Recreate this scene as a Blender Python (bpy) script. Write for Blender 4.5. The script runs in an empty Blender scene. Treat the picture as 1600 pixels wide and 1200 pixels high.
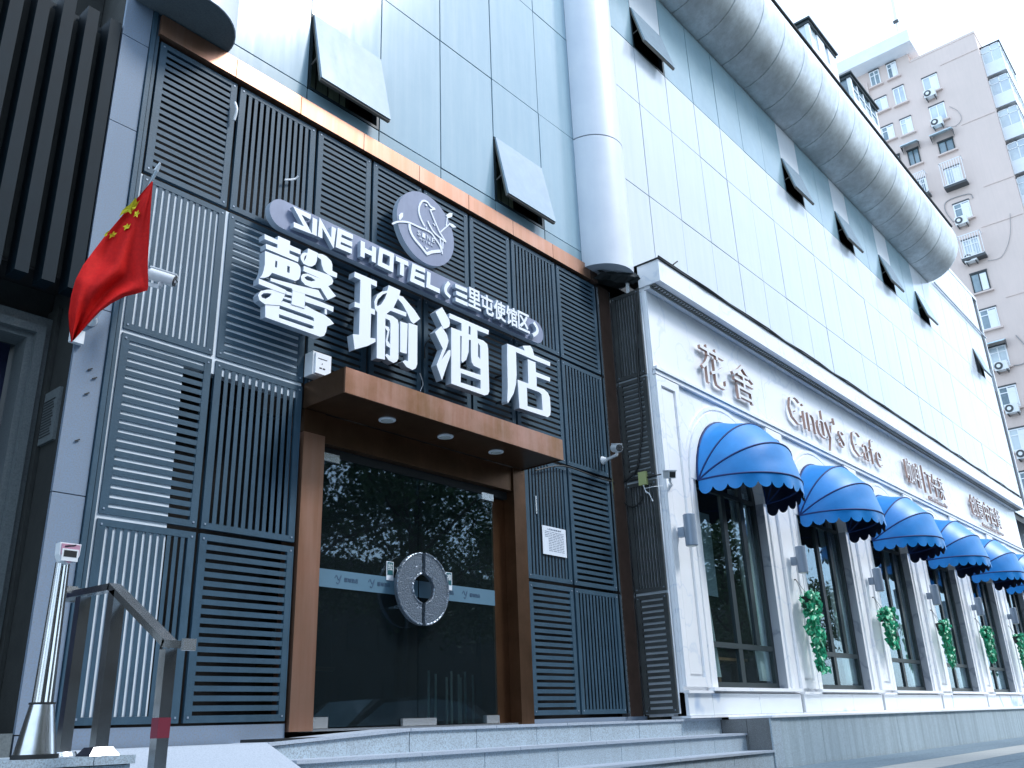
import bpy, bmesh, math, random
from mathutils import Vector, Matrix
from mathutils.geometry import tessellate_polygon
random.seed(7)
S = bpy.context.scene
COL = S.collection
U = 0.6                      # one layout unit in metres; layout: x along the street, y away from the camera, z up (0 = eye level)

# ------------------------------------------------------------------ camera
F_PX = 1395.0
YAW, PITCH, ROLL = (math.radians(a) for a in (50.12, 21.053, -2.128))
def cam_matrix():
    cy, sy = math.cos(YAW), math.sin(YAW)
    f = Vector((sy*math.cos(PITCH), cy*math.cos(PITCH), math.sin(PITCH)))
    r = Vector((cy, -sy, 0)); u = r.cross(f)
    r2 = r*math.cos(ROLL)+u*math.sin(ROLL); u2 = -r*math.sin(ROLL)+u*math.cos(ROLL)
    return Matrix((r2, u2, -f)).transposed()
CM = cam_matrix()
def W(x, y, z): return Vector((x*U, (y-10)*U, (z+0.9)*U))
cam = bpy.data.objects.new('camera', bpy.data.cameras.new('camera')); COL.objects.link(cam)
cam.data.sensor_width = 36; cam.data.lens = F_PX/1600*36; cam.data.clip_end = 2000; cam.data.clip_start = .05
cam.matrix_world = Matrix.Translation(W(0, 0, 0)) @ CM.to_4x4()
S.camera = cam

# ------------------------------------------------------------------ sky, sun, exposure
SUN_EL, SUN_AZ = math.radians(50), math.radians(147)     # azimuth clockwise from +y
wd = bpy.data.worlds.new('World'); S.world = wd; wd.use_nodes = True
nt = wd.node_tree; nt.nodes.clear()
sky = nt.nodes.new('ShaderNodeTexSky'); sky.sky_type = 'NISHITA'; sky.sun_disc = False
sky.sun_elevation = SUN_EL; sky.sun_rotation = SUN_AZ; sky.air_density = 1.0; sky.dust_density = 1.2; sky.ozone_density = 1.0
bg = nt.nodes.new('ShaderNodeBackground'); bg.inputs['Strength'].default_value = 0.15
ou = nt.nodes.new('ShaderNodeOutputWorld')
veil = nt.nodes.new('ShaderNodeMix'); veil.data_type = 'RGBA'; veil.inputs[0].default_value = 0.72; veil.inputs[7].default_value = (2.95, 3.75, 4.65, 1)   # thin bright overcast
nt.links.new(sky.outputs[0], veil.inputs[6]); nt.links.new(veil.outputs[2], bg.inputs[0]); nt.links.new(bg.outputs[0], ou.inputs[0])
sl = bpy.data.lights.new('sun', 'SUN'); sl.energy = .85; sl.angle = math.radians(12); sl.color = (.98, .99, 1)
so = bpy.data.objects.new('sun', sl); COL.objects.link(so)
sd = Vector((math.sin(SUN_AZ)*math.cos(SUN_EL), math.cos(SUN_AZ)*math.cos(SUN_EL), math.sin(SUN_EL)))
so.rotation_euler = sd.to_track_quat('Z', 'Y').to_euler(); so.location = (0, -20, 40)
vs = S.view_settings; vs.view_transform = 'Standard'; vs.look = 'None'; vs.gamma = 1; vs.use_curve_mapping = False
vs.exposure = 1.7
S.cycles.max_bounces = 6; S.cycles.transparent_max_bounces = 8; S.cycles.caustics_reflective = False; S.cycles.caustics_refractive = False
S.cycles.use_denoising = True

def PX(px, py, y):
    """layout point where the sight line of a photo measurement meets the plane at depth y"""
    d = CM @ Vector((px-800, -(py-600), -F_PX)); d *= y/d.y
    return (d.x, y, d.z)

# ------------------------------------------------------------------ materials
MATS = {}
def mat(name, col, rough=.6, metal=0., spec=.5, noise=None, bump=0., bscale=40, coat=0., emis=None, streak=0., stcol=None, coatrough=.05, alpha=1.0):
    if name in MATS: return MATS[name]
    m = bpy.data.materials.new(name); m.use_nodes = True; n = m.node_tree; b = n.nodes['Principled BSDF']
    b.inputs['Base Color'].default_value = (*col, 1); b.inputs['Roughness'].default_value = rough
    b.inputs['Metallic'].default_value = metal; b.inputs['Specular IOR Level'].default_value = spec
    b.inputs['Coat Weight'].default_value = coat; b.inputs['Coat Roughness'].default_value = coatrough
    b.inputs['Alpha'].default_value = alpha
    if emis:
        b.inputs['Emission Color'].default_value = (*emis[0], 1); b.inputs['Emission Strength'].default_value = emis[1]
    g = n.nodes.new('ShaderNodeNewGeometry')
    last = None
    if noise:
        sc, c2, lo, hi = noise
        t = n.nodes.new('ShaderNodeTexNoise'); t.inputs['Scale'].default_value = sc; t.inputs['Detail'].default_value = 8
        t.inputs['Roughness'].default_value = .65
        n.links.new(g.outputs['Position'], t.inputs['Vector'])
        r = n.nodes.new('ShaderNodeMapRange'); r.inputs[1].default_value = lo; r.inputs[2].default_value = hi
        n.links.new(t.outputs['Fac'], r.inputs[0])
        x = n.nodes.new('ShaderNodeMix'); x.data_type = 'RGBA'; x.inputs[6].default_value = (*col, 1); x.inputs[7].default_value = (*c2, 1)
        n.links.new(r.outputs[0], x.inputs[0]); last = x.outputs[2]
    if streak:
        mp = n.nodes.new('ShaderNodeMapping'); mp.inputs['Scale'].default_value = (3.5, 3.5, .22)
        n.links.new(g.outputs['Position'], mp.inputs['Vector'])
        t = n.nodes.new('ShaderNodeTexNoise'); t.inputs['Scale'].default_value = 2.2; t.inputs['Detail'].default_value = 7; t.inputs['Roughness'].default_value = .7
        n.links.new(mp.outputs[0], t.inputs['Vector'])
        r = n.nodes.new('ShaderNodeMapRange'); r.inputs[1].default_value = .42; r.inputs[2].default_value = .72; r.inputs[4].default_value = streak
        n.links.new(t.outputs['Fac'], r.inputs[0])
        x = n.nodes.new('ShaderNodeMix'); x.data_type = 'RGBA'; x.inputs[6].default_value = (*col, 1); x.inputs[7].default_value = (*(stcol or [c*.5 for c in col]), 1)
        if last: n.links.new(last, x.inputs[6])
        n.links.new(r.outputs[0], x.inputs[0]); last = x.outputs[2]
        rr = n.nodes.new('ShaderNodeMapRange'); rr.inputs[3].default_value = rough; rr.inputs[4].default_value = min(1, rough+.18)
        n.links.new(t.outputs['Fac'], rr.inputs[0]); n.links.new(rr.outputs[0], b.inputs['Roughness'])
    if last: n.links.new(last, b.inputs['Base Color'])
    if bump:
        t = n.nodes.new('ShaderNodeTexNoise'); t.inputs['Scale'].default_value = bscale; t.inputs['Detail'].default_value = 5
        n.links.new(g.outputs['Position'], t.inputs['Vector'])
        bp = n.nodes.new('ShaderNodeBump'); bp.inputs['Strength'].default_value = bump; bp.inputs['Distance'].default_value = .01
        n.links.new(t.outputs['Fac'], bp.inputs['Height']); n.links.new(bp.outputs[0], b.inputs['Normal'])
    MATS[name] = m
    return m
def glass_mat(name, tint, ior, rough=.0, frost=None):
    m = bpy.data.materials.new(name); m.use_nodes = True; n = m.node_tree; n.nodes.clear()
    o = n.nodes.new('ShaderNodeOutputMaterial'); tr = n.nodes.new('ShaderNodeBsdfTransparent'); gl = n.nodes.new('ShaderNodeBsdfGlossy')
    tr.inputs[0].default_value = (*tint, 1); gl.inputs['Roughness'].default_value = rough; gl.inputs[0].default_value = (.62, .76, .88, 1)
    fr = n.nodes.new('ShaderNodeFresnel')
    g0 = n.nodes.new('ShaderNodeNewGeometry'); mi_ = n.nodes.new('ShaderNodeMix'); mi_.inputs[2].default_value = ior; mi_.inputs[3].default_value = 1/ior   # same reflectance from both sides of the thin pane
    n.links.new(g0.outputs['Backfacing'], mi_.inputs[0]); n.links.new(mi_.outputs[0], fr.inputs[0])
    mx = n.nodes.new('ShaderNodeMixShader'); n.links.new(fr.outputs[0], mx.inputs[0]); n.links.new(tr.outputs[0], mx.inputs[1]); n.links.new(gl.outputs[0], mx.inputs[2])
    t = n.nodes.new('ShaderNodeTexNoise'); t.inputs['Scale'].default_value = .9; g = n.nodes.new('ShaderNodeNewGeometry')
    n.links.new(g.outputs['Position'], t.inputs['Vector'])
    bp = n.nodes.new('ShaderNodeBump'); bp.inputs['Strength'].default_value = .04; bp.inputs['Distance'].default_value = .05
    n.links.new(t.outputs['Fac'], bp.inputs['Height']); n.links.new(bp.outputs[0], gl.inputs['Normal'])
    last = mx.outputs[0]
    if frost:
        df = n.nodes.new('ShaderNodeBsdfDiffuse'); df.inputs[0].default_value = (*frost[0], 1)
        m2 = n.nodes.new('ShaderNodeMixShader'); m2.inputs[0].default_value = frost[1]
        n.links.new(last, m2.inputs[1]); n.links.new(df.outputs[0], m2.inputs[2]); last = m2.outputs[0]
    n.links.new(last, o.inputs[0]); MATS[name] = m; return m
M_LOUV = mat('louvre_paint', (.036, .080, .122), .46, 0, .35, (3, (.024, .056, .084), .35, .7), .15, 60, streak=.3, stcol=(.06, .11, .145))
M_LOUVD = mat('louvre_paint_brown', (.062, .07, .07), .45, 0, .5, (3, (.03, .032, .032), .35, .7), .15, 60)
M_DARK = mat('dark_backing', (.008, .008, .009), .8)
M_BACKW = mat('pale_backing', (.70, .76, .82), .6, noise=(2, (.58, .64, .70), .4, .7))
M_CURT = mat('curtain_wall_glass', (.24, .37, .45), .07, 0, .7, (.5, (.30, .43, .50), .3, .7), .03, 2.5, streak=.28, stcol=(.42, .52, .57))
M_CURTR = mat('curtain_wall_glass_glare', (.55, .59, .64), .09, 0, .7, (.5, (.60, .64, .68), .3, .7), .03, 2.5, streak=.35, stcol=(.44, .51, .56))  # same glass, painted paler for the grazing sky reflection
M_CURT2 = mat('curtain_wall_glass_dirty', (.20, .32, .38), .1, 0, .7, (1.4, (.28, .40, .46), .3, .7), .03, 2.5, streak=.45, stcol=(.24, .33, .36))  # darker, more streaked panes: lowest left strip and the row below the tube
M_SASH = mat('sash_glass', (.27, .35, .42), .12, 0, .8, (6, (.33, .42, .49), .3, .7), streak=.2)
M_COLW = mat('white_column_panel', (.74, .77, .82), .3, 0, .5, (1.5, (.66, .70, .77), .35, .7), streak=.25, stcol=(.6, .63, .7))
M_TUBE = mat('brushed_aluminium', (.66, .70, .73), .36, .6, .5, (1.5, (.42, .44, .45), .35, .7), .04, 20, streak=.5, stcol=(.32, .33, .33))
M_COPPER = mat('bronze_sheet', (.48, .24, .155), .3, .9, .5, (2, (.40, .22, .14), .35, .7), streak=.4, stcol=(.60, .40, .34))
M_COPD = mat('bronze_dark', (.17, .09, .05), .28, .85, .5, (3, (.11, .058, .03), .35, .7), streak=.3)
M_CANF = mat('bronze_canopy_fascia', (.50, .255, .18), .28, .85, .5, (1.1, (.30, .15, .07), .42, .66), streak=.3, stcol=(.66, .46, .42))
M_RUST = mat('weathered_bronze', (.10, .06, .045), .6, .2, .4, (6, (.06, .035, .025), .35, .7))
M_WHITE = mat('white_acrylic', (.86, .88, .92), .35, 0, .5)
M_LETSIDE = mat('painted_letter_return', (.45, .52, .60), .4, 0, .5, (8, (.36, .42, .5), .35, .7))
M_BOARD = mat('slate_blue_board', (.25, .285, .40), .45, 0, .5, (4, (.21, .24, .35), .35, .7), streak=.25)
M_GRAN = mat('grey_granite', (.18, .25, .35), .55, 0, .4, (90, (.19, .21, .24), .42, .66), .1, 120, streak=.25, stcol=(.22, .24, .27))
M_GRANL = mat('pale_granite', (.46, .56, .63), .6, 0, .4, (110, (.27, .30, .33), .46, .62), .12, 130, streak=.35, stcol=(.28, .31, .34))
M_GRANP = mat('plinth_granite', (.48, .58, .63), .6, 0, .4, (110, (.30, .36, .40), .46, .62), .12, 130, streak=.7, stcol=(.24, .29, .32))
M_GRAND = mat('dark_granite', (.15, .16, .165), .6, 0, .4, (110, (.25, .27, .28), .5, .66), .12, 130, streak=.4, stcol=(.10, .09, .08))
M_STW = mat('white_granite', (.45, .50, .57), .6, 0, .4, (110, (.34, .39, .46), .46, .64), .1, 130)
M_NBR = mat('neighbour_stucco', (.035, .038, .036), .8, 0, .3, (8, (.026, .028, .027), .35, .7), .2, 80)
M_FIN = mat('fin_paint', (.004, .013, .020), .65, 0, .18, (3, (.003, .009, .014), .35, .7))
M_NGRAN = mat('neighbour_granite', (.13, .15, .155), .55, 0, .4, (90, (.09, .105, .11), .42, .66), .1, 120)
M_BLUED = mat('portal_blue_curtain', (.006, .012, .045), .5)
M_STEEL = mat('stainless_steel', (.68, .69, .70), .22, 1, .5, (5, (.5, .5, .5), .35, .7), .02, 6)
M_STEELP = mat('polished_patch', (.75, .77, .78), .25, .8)
M_FRAME = mat('window_frame_green', (.018, .03, .034), .4)
M_SEAL = mat('black_seal', (.012, .014, .015), .6)
M_PVC = mat('white_pvc', (.78, .80, .82), .45)
M_AC = mat('ac_casing', (.74, .76, .76), .5)
M_PIPE = mat('old_grey_cable', (.30, .29, .29), .7)
M_GRILLE = mat('dark_grille', (.06, .065, .07), .6)
M_PINK = mat('pink_render', (.68, .56, .51), .85, 0, .2, (.35, (.62, .52, .475), .35, .7), .2, 6, streak=.3, stcol=(.56, .47, .43))
M_WBAY = mat('white_render', (.78, .81, .84), .7, 0, .3, (1, (.70, .74, .78), .35, .7))
M_RED = mat('flag_red', (.62, .012, .010), .75, 0, .2, (40, (.50, .008, .008), .35, .7), .1, 400)
M_YEL = mat('flag_yellow', (.72, .62, .02), .7)
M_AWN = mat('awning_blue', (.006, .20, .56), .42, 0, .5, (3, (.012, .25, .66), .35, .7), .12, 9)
def shade_backs(m, col):
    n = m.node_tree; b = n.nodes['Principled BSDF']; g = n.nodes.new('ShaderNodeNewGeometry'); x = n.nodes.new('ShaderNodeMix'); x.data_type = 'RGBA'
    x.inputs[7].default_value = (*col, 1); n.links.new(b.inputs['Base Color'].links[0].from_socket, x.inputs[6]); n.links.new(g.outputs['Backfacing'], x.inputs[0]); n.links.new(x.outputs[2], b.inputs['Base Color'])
shade_backs(M_AWN, (.003, .008, .035))  # navy back faces: the unlit inside of the awning put into the colour
M_AWND = mat('awning_piping', (.004, .035, .16), .7)
M_LET = mat('rose_bronze_letter', (.46, .30, .25), .35, .5)
M_LETF = mat('letter_face', (.80, .79, .80), .4)
M_LAMP = mat('lamp_body', (.26, .32, .40), .4, .2)
M_LEAF = mat('ivy_leaf', (.006, .17, .075), .4, 0, .5, (22, (.04, .55, .28), .42, .6))
M_TREE = mat('street_tree_leaf', (.04, .085, .03), .6, 0, .3, (3, (.09, .13, .04), .4, .7))
M_BARK = mat('bark', (.07, .055, .04), .9, bump=.5, bscale=30)
M_CURTAIN = mat('curtain_cloth', (.80, .86, .86), .9)
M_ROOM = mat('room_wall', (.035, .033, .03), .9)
M_WOOD = mat('warm_wood', (.22, .12, .05), .5)
M_TEXT = mat('ink', (.02, .02, .03), .6)
M_PAPER = mat('paper', (.72, .78, .86), .6)
M_TARP = mat('black_tarp', (.012, .017, .018), .5, bump=.6, bscale=14)
M_YG = mat('yellow_green_plastic', (.42, .46, .20), .5)
M_PAVE = mat('paving_stone', (.22, .29, .34), .75, 0, .3, (30, (.13, .17, .20), .4, .66), .2, 60)
M_PAVEP = mat('pale_paving_stone', (.48, .48, .46), .75, 0, .3, (30, (.40, .41, .40), .4, .66), .2, 60)
M_ASPH = mat('asphalt', (.05, .052, .055), .9, 0, .3, (50, (.07, .07, .07), .4, .66), .4, 90)
M_CAR = mat('car_paint', (.02, .025, .03), .2, .3, .5, coat=.8)
M_RUB = mat('rubber', (.015, .015, .015), .8)
M_PINKP = mat('pink_plastic', (.50, .25, .34), .5)
M_REDP = mat('red_paper', (.42, .02, .03), .6)
M_ORN = mat('ornament_moulding', (.20, .20, .175), .5, .3)
M_CREST = mat('bronze_relief', (.22, .26, .31), .38, .7, .5)
G_DOOR = glass_mat('door_glass', (.50, .60, .60), 1.9, .015, ((.30, .42, .48), .016))
G_WIN = glass_mat('window_glass', (.85, .92, .92), 1.7, .01, ((.35, .45, .48), .015))
G_TWR = mat('tower_glass', (.10, .16, .20), .06, 0, 1.0, (.5, (.22, .30, .34), .4, .6))
G_TWRW = mat('tower_glass_pale', (.40, .46, .52), .08, 0, .9, (.6, (.55, .63, .66), .4, .6))
G_FROST = mat('frosted_film', (.09, .18, .25), .5)
# voronoi relief on the ring handles
def crackle(m, scale, dist):
    n = m.node_tree; b = n.nodes['Principled BSDF']
    v = n.nodes.new('ShaderNodeTexVoronoi'); v.feature = 'DISTANCE_TO_EDGE'; v.inputs['Scale'].default_value = scale
    g = n.nodes.new('ShaderNodeNewGeometry'); n.links.new(g.outputs['Position'], v.inputs['Vector'])
    r = n.nodes.new('ShaderNodeMapRange'); r.inputs[2].default_value = .12; n.links.new(v.outputs['Distance'], r.inputs[0])
    bp = n.nodes.new('ShaderNodeBump'); bp.inputs['Distance'].default_value = dist; n.links.new(r.outputs[0], bp.inputs['Height'])
    n.links.new(bp.outputs[0], b.inputs['Normal'])
crackle(M_CREST, 34, .012)
# marble: white with soft blue-grey veins
def marble(name, base, vein, sc, thr):
    m = mat(name, base, .3, 0, .5, (.8, [c*.93 for c in base], .35, .7)); n = m.node_tree; b = n.nodes['Principled BSDF']
    g = n.nodes.new('ShaderNodeNewGeometry')
    t0 = n.nodes.new('ShaderNodeTexNoise'); t0.inputs['Scale'].default_value = sc*.7; t0.inputs['Detail'].default_value = 6
    n.links.new(g.outputs['Position'], t0.inputs['Vector'])
    ad = n.nodes.new('ShaderNodeVectorMath'); ad.operation = 'ADD'; n.links.new(g.outputs['Position'], ad.inputs[0]); n.links.new(t0.outputs['Color'], ad.inputs[1])
    t = n.nodes.new('ShaderNodeTexNoise'); t.inputs['Scale'].default_value = sc; t.inputs['Detail'].default_value = 4; n.links.new(ad.outputs[0], t.inputs['Vector'])
    s = n.nodes.new('ShaderNodeMath'); s.operation = 'SUBTRACT'; s.inputs[1].default_value = .5; n.links.new(t.outputs['Fac'], s.inputs[0])
    a = n.nodes.new('ShaderNodeMath'); a.operation = 'ABSOLUTE'; n.links.new(s.outputs[0], a.inputs[0])
    r = n.nodes.new('ShaderNodeMapRange'); r.inputs[1].default_value = 0; r.inputs[2].default_value = thr; r.inputs[3].default_value = 1; r.inputs[4].default_value = 0
    n.links.new(a.outputs[0], r.inputs[0])
    x = n.nodes.new('ShaderNodeMix'); x.data_type = 'RGBA'; x.inputs[7].default_value = (*vein, 1)
    src = b.inputs['Base Color'].links[0].from_socket; n.links.new(src, x.inputs[6]); n.links.new(r.outputs[0], x.inputs[0]); n.links.new(x.outputs[2], b.inputs['Base Color'])
    return m
M_MARB = marble('white_marble', (.90, .91, .93), (.74, .78, .84), 1.1, .015)
M_MARBV = marble('veined_marble', (.82, .86, .90), (.26, .40, .62), .4, .02)
M_MARBG = marble('grey_marble', (.42, .45, .50), (.24, .27, .33), 1.2, .03)

# ------------------------------------------------------------------ mesh helpers (all in layout units)
class MB:
    def __init__(s): s.v = []; s.f = []; s.m = []
    def add(s, vs, fs, mi=0):
        o = len(s.v); s.v += [tuple(v) for v in vs]; s.f += [[i+o for i in f] for f in fs]; s.m += [mi]*len(fs)
        return s
    def box(s, x0, x1, y0, y1, z0, z1, mi=0):
        vs = [(x, y, z) for z in (z0, z1) for y in (y0, y1) for x in (x0, x1)]
        return s.add(vs, [(0, 2, 3, 1), (4, 5, 7, 6), (0, 1, 5, 4), (2, 6, 7, 3), (0, 4, 6, 2), (1, 3, 7, 5)], mi)
    def hexa(s, p, mi=0):    # 8 points: bottom ring 0-3, top ring 4-7
        return s.add(p, [(3, 2, 1, 0), (4, 5, 6, 7), (0, 1, 5, 4), (1, 2, 6, 5), (2, 3, 7, 6), (3, 0, 4, 7)], mi)
    def bar(s, a, b, w, h=None, mi=0):
        a, b = Vector(a), Vector(b); h = h or w; d = (b-a).normalized()
        up = Vector((0, 0, 1)) if abs(d.z) < .95 else Vector((0, 1, 0))
        r = d.cross(up).normalized(); u = r.cross(d)
        q = [r*w/2*i+u*h/2*j for i, j in ((-1, -1), (1, -1), (1, 1), (-1, 1))]
        vs = [a+k for k in q]+[b+k for k in q]
        return s.add(vs, [(0, 1, 2, 3), (7, 6, 5, 4), (0, 4, 5, 1), (1, 5, 6, 2), (2, 6, 7, 3), (3, 7, 4, 0)], mi)
    def tube(s, pts, r, n=8, mi=0, cap=True):
        pts = [Vector(p) for p in pts]; rings = []; rr = r if isinstance(r, (list, tuple)) else [r]*len(pts)
        for i, p in enumerate(pts):
            d = (pts[min(i+1, len(pts)-1)]-pts[max(i-1, 0)]).normalized()
            up = Vector((0, 0, 1)) if abs(d.z) < .9 else Vector((0, 1, 0))
            a = d.cross(up).normalized(); b = a.cross(d)
            rings.append([p+(a*math.cos(2*math.pi*k/n)+b*math.sin(2*math.pi*k/n))*rr[i] for k in range(n)])
        vs = [v for R_ in rings for v in R_]; fs = []
        for i in range(len(pts)-1):
            for k in range(n):
                fs.append((i*n+k, i*n+(k+1) % n, (i+1)*n+(k+1) % n, (i+1)*n+k))
        if cap: fs += [tuple(range(n))[::-1], tuple((len(pts)-1)*n+k for k in range(n))]
        return s.add(vs, fs, mi)
    def prism(s, loops, y0, y1, mi=0, side=None):
        """loops of (x,z): outer then holes; front at y0, back at y1"""
        side = mi if side is None else side
        lp = [[Vector((x, z, 0)) for x, z in L] for L in loops]
        tri = tessellate_polygon(lp); flat = [p for L in lp for p in L]; n = len(flat)
        vs = [(p.x, y0, p.y) for p in flat]+[(p.x, y1, p.y) for p in flat]
        ff = []
        for a, b, c in tri:
            A, B, C_ = flat[a], flat[b], flat[c]
            cr = (B-A).cross(C_-A).z
            if abs(cr) < 1e-12: continue
            if cr < 0: a, b, c = a, c, b
            ff.append((a, b, c))
        s.add(vs, ff+[(a+n, c+n, b+n) for a, b, c in ff], mi)
        fs = []; o = 0
        for L in lp:
            m = len(L)
            for k in range(m): fs.append((o+k, o+(k+1) % m, o+(k+1) % m+n, o+k+n))
            o += m
        return s.add(vs, fs, side)
    def lathe(s, cx, cy, prof, n=20, mi=0):
        vs = []; fs = []
        for r, z in prof: vs += [(cx+r*math.cos(2*math.pi*k/n), cy+r*math.sin(2*math.pi*k/n), z) for k in range(n)]
        for i in range(len(prof)-1):
            for k in range(n): fs.append((i*n+k, i*n+(k+1) % n, (i+1)*n+(k+1) % n, (i+1)*n+k))
        fs += [tuple(range(n))[::-1], tuple((len(prof)-1)*n+k for k in range(n))]
        return s.add(vs, fs, mi)
ORG = {}
def tag(o, label=None, cat=None, group=None, kind=None):
    for k, v in (('label', label), ('category', cat), ('group', group), ('kind', kind)):
        if v: o[k] = v
    return o
def thing(name, org, label, cat, group=None):
    o = bpy.data.objects.new(name, None); COL.objects.link(o); o.location = W(*org); ORG[o.name] = W(*org); o.empty_display_size = .2
    return tag(o, label, cat, group)
def obj(name, mb, mats, parent=None, smooth=False, fix=False, org=None, **t):
    if not isinstance(mats, (list, tuple)): mats = [mats]
    P = [W(*v) for v in mb.v]
    lo = Vector([min(p[i] for p in P) for i in range(3)]); hi = Vector([max(p[i] for p in P) for i in range(3)])
    c = W(*org) if org else Vector(((lo.x+hi.x)/2, (lo.y+hi.y)/2, lo.z))
    me = bpy.data.meshes.new(name); me.from_pydata([p-c for p in P], [], mb.f)
    for m in mats: me.materials.append(m)
    if len(mats) > 1: me.polygons.foreach_set('material_index', mb.m)
    if fix:
        b = bmesh.new(); b.from_mesh(me); bmesh.ops.recalc_face_normals(b, faces=b.faces); b.to_mesh(me); b.free()
    if smooth:
        me.polygons.foreach_set('use_smooth', [True]*len(me.polygons))
        me.set_sharp_from_angle(angle=math.radians(smooth if smooth is not True else 35))
    me.update()
    o = bpy.data.objects.new(name, me); COL.objects.link(o)
    if parent: o.parent = parent; o.location = c-ORG[parent.name]
    else: o.location = c
    ORG[o.name] = c
    return tag(o, **t)
def piece(name, me, at, parent):
    o = bpy.data.objects.new(name, me); COL.objects.link(o); c = W(*at); o.parent = parent; o.location = c-ORG[parent.name]; ORG[o.name] = c
    return o
def boxmesh(key, dx, dy, dz, m, cache={}):
    k = (key, round(dx, 4), round(dy, 4), round(dz, 4))
    if k not in cache:
        mb = MB().box(0, dx, 0, dy, 0, dz); me = bpy.data.meshes.new(key)
        me.from_pydata([Vector(v)*U for v in mb.v], [], mb.f); me.materials.append(m); cache[k] = me
    return cache[k]
def kids(o): return [c for c in COL.objects if c.parent == o]
def copy_tree(o, delta, label=None, parent=None, childmap=None):
    c = o.copy(); COL.objects.link(c)
    if parent: c.parent = parent
    else: c.location = o.location+delta
    ORG[c.name] = ORG[o.name]+delta
    if label: c['label'] = label
    for ch in childmap[o.name] if childmap and o.name in childmap else []:
        copy_tree(ch, delta, None, c, childmap)
    return c
def cmap():
    d = {}
    for o in COL.objects:
        if o.parent: d.setdefault(o.parent.name, []).append(o)
    return d
def B(x0, x1, y0, y1, z0, z1): return MB().box(x0, x1, y0, y1, z0, z1)
def stroke(pts, w, closed=False):
    """outline (x,z) of a polyline with width w, mitred"""
    P = [Vector(p) for p in pts]; L = []; R_ = []
    for i, p in enumerate(P):
        a = (P[i]-P[i-1]).normalized() if i else (P[1]-P[0]).normalized()
        b = (P[i+1]-P[i]).normalized() if i < len(P)-1 else a
        t = (a+b); t = t.normalized() if t.length > 1e-6 else a
        n = Vector((-t.y, t.x)); k = 1/max(.5, n.dot(Vector((-a.y, a.x)))); L.append(p+n*w/2*k); R_.append(p-n*w/2*k)
    return [tuple(q) for q in L]+[tuple(q) for q in reversed(R_)]
def smoothpts(pts, n=4):
    out = []
    for i in range(len(pts)-1):
        p0, p1, p2, p3 = (Vector(pts[max(0, min(len(pts)-1, i+k))]) for k in (-1, 0, 1, 2))
        for j in range(n):
            t = j/n; out.append(tuple(.5*((2*p1)+(-p0+p2)*t+(2*p0-5*p1+4*p2-p3)*t*t+(-p0+3*p1-3*p2+p3)*t**3)))
    out.append(tuple(pts[-1])); return out
_gl = {}
def glyph(ch, res=2):
    if ch in _gl: return _gl[ch]
    c = bpy.data.curves.new('glyph_'+str(len(_gl)), 'FONT'); c.body = ch; c.size = 1; c.resolution_u = res; c.fill_mode = 'NONE'
    o = bpy.data.objects.new('glyph', c); COL.objects.link(o)
    dg = bpy.context.evaluated_depsgraph_get(); me = bpy.data.meshes.new_from_object(o.evaluated_get(dg))
    adj = {}
    for e in me.edges:
        a, b = e.vertices; adj.setdefault(a, []).append(b); adj.setdefault(b, []).append(a)
    loops = []; seen = set()
    for v in adj:
        if v in seen: continue
        L = [v]; seen.add(v); cur = v
        while True:
            nx = [w for w in adj[cur] if w not in seen]
            if not nx: break
            cur = nx[0]; seen.add(cur); L.append(cur)
        if len(L) > 2: loops.append([(me.vertices[i].co.x, me.vertices[i].co.y) for i in L])
    bpy.data.objects.remove(o); bpy.data.meshes.remove(me)
    _gl[ch] = loops; return loops
def area(L): return sum(L[i][0]*L[(i+1) % len(L)][1]-L[(i+1) % len(L)][0]*L[i][1] for i in range(len(L)))/2
def inside(p, L):
    x, y = p; c = False
    for i in range(len(L)):
        x1, y1 = L[i]; x2, y2 = L[i-1]
        if (y1 > y) != (y2 > y) and x < (x2-x1)*(y-y1)/(y2-y1)+x1: c = not c
    return c
def text_mesh(mb, txt, x0, x1, z0, z1, yf, yb, bold=0., mi=0, side=None):
    """lay a string into the rectangle x0..x1, z0..z1 on the plane yf, extruded back to yb"""
    loops = glyph(txt)
    if not loops: return
    xs = [p[0] for L in loops for p in L]; ys = [p[1] for L in loops for p in L]
    sx = (x1-x0)/(max(xs)-min(xs)); sz = (z1-z0)/(max(ys)-min(ys)+1e-9)
    T = [[(x0+(p[0]-min(xs))*sx, z0+(p[1]-min(ys))*sz) for p in L] for L in loops]
    dep = [sum(inside(L[0], K) for K in T if K is not L) for L in T]
    if bold:
        for k, L in enumerate(T):
            s = 1 if area(L) > 0 else -1
            if dep[k] % 2: s = -s
            N = []
            for i in range(len(L)):
                a = Vector(L[i])-Vector(L[i-1]); b = Vector(L[(i+1) % len(L)])-Vector(L[i]); t = a.normalized()+b.normalized()
                t = t.normalized() if t.length > 1e-6 else a.normalized()
                N.append((L[i][0]+t.y*bold*s, L[i][1]-t.x*bold*s))
            T[k] = N
    for k, L in enumerate(T):
        if dep[k] % 2 == 0:
            holes = [H for j, H in enumerate(T) if dep[j] == dep[k]+1 and inside(H[0], L)]
            mb.prism([L]+holes, yf, yb, mi, side)

# =================================================================== GROUND
tag(obj('road', B(-60, 700, -60, -6, -1.6, -1.12), M_ASPH), kind='structure')
tag(obj('pavement', B(-60, 700, -6, 60, -1.6, -.906), M_PAVE), kind='structure')
kb = tag(obj('kerb', B(-60, 120, -6.25, -6.003, -1.55, -.90), M_STW), kind='structure')
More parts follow.
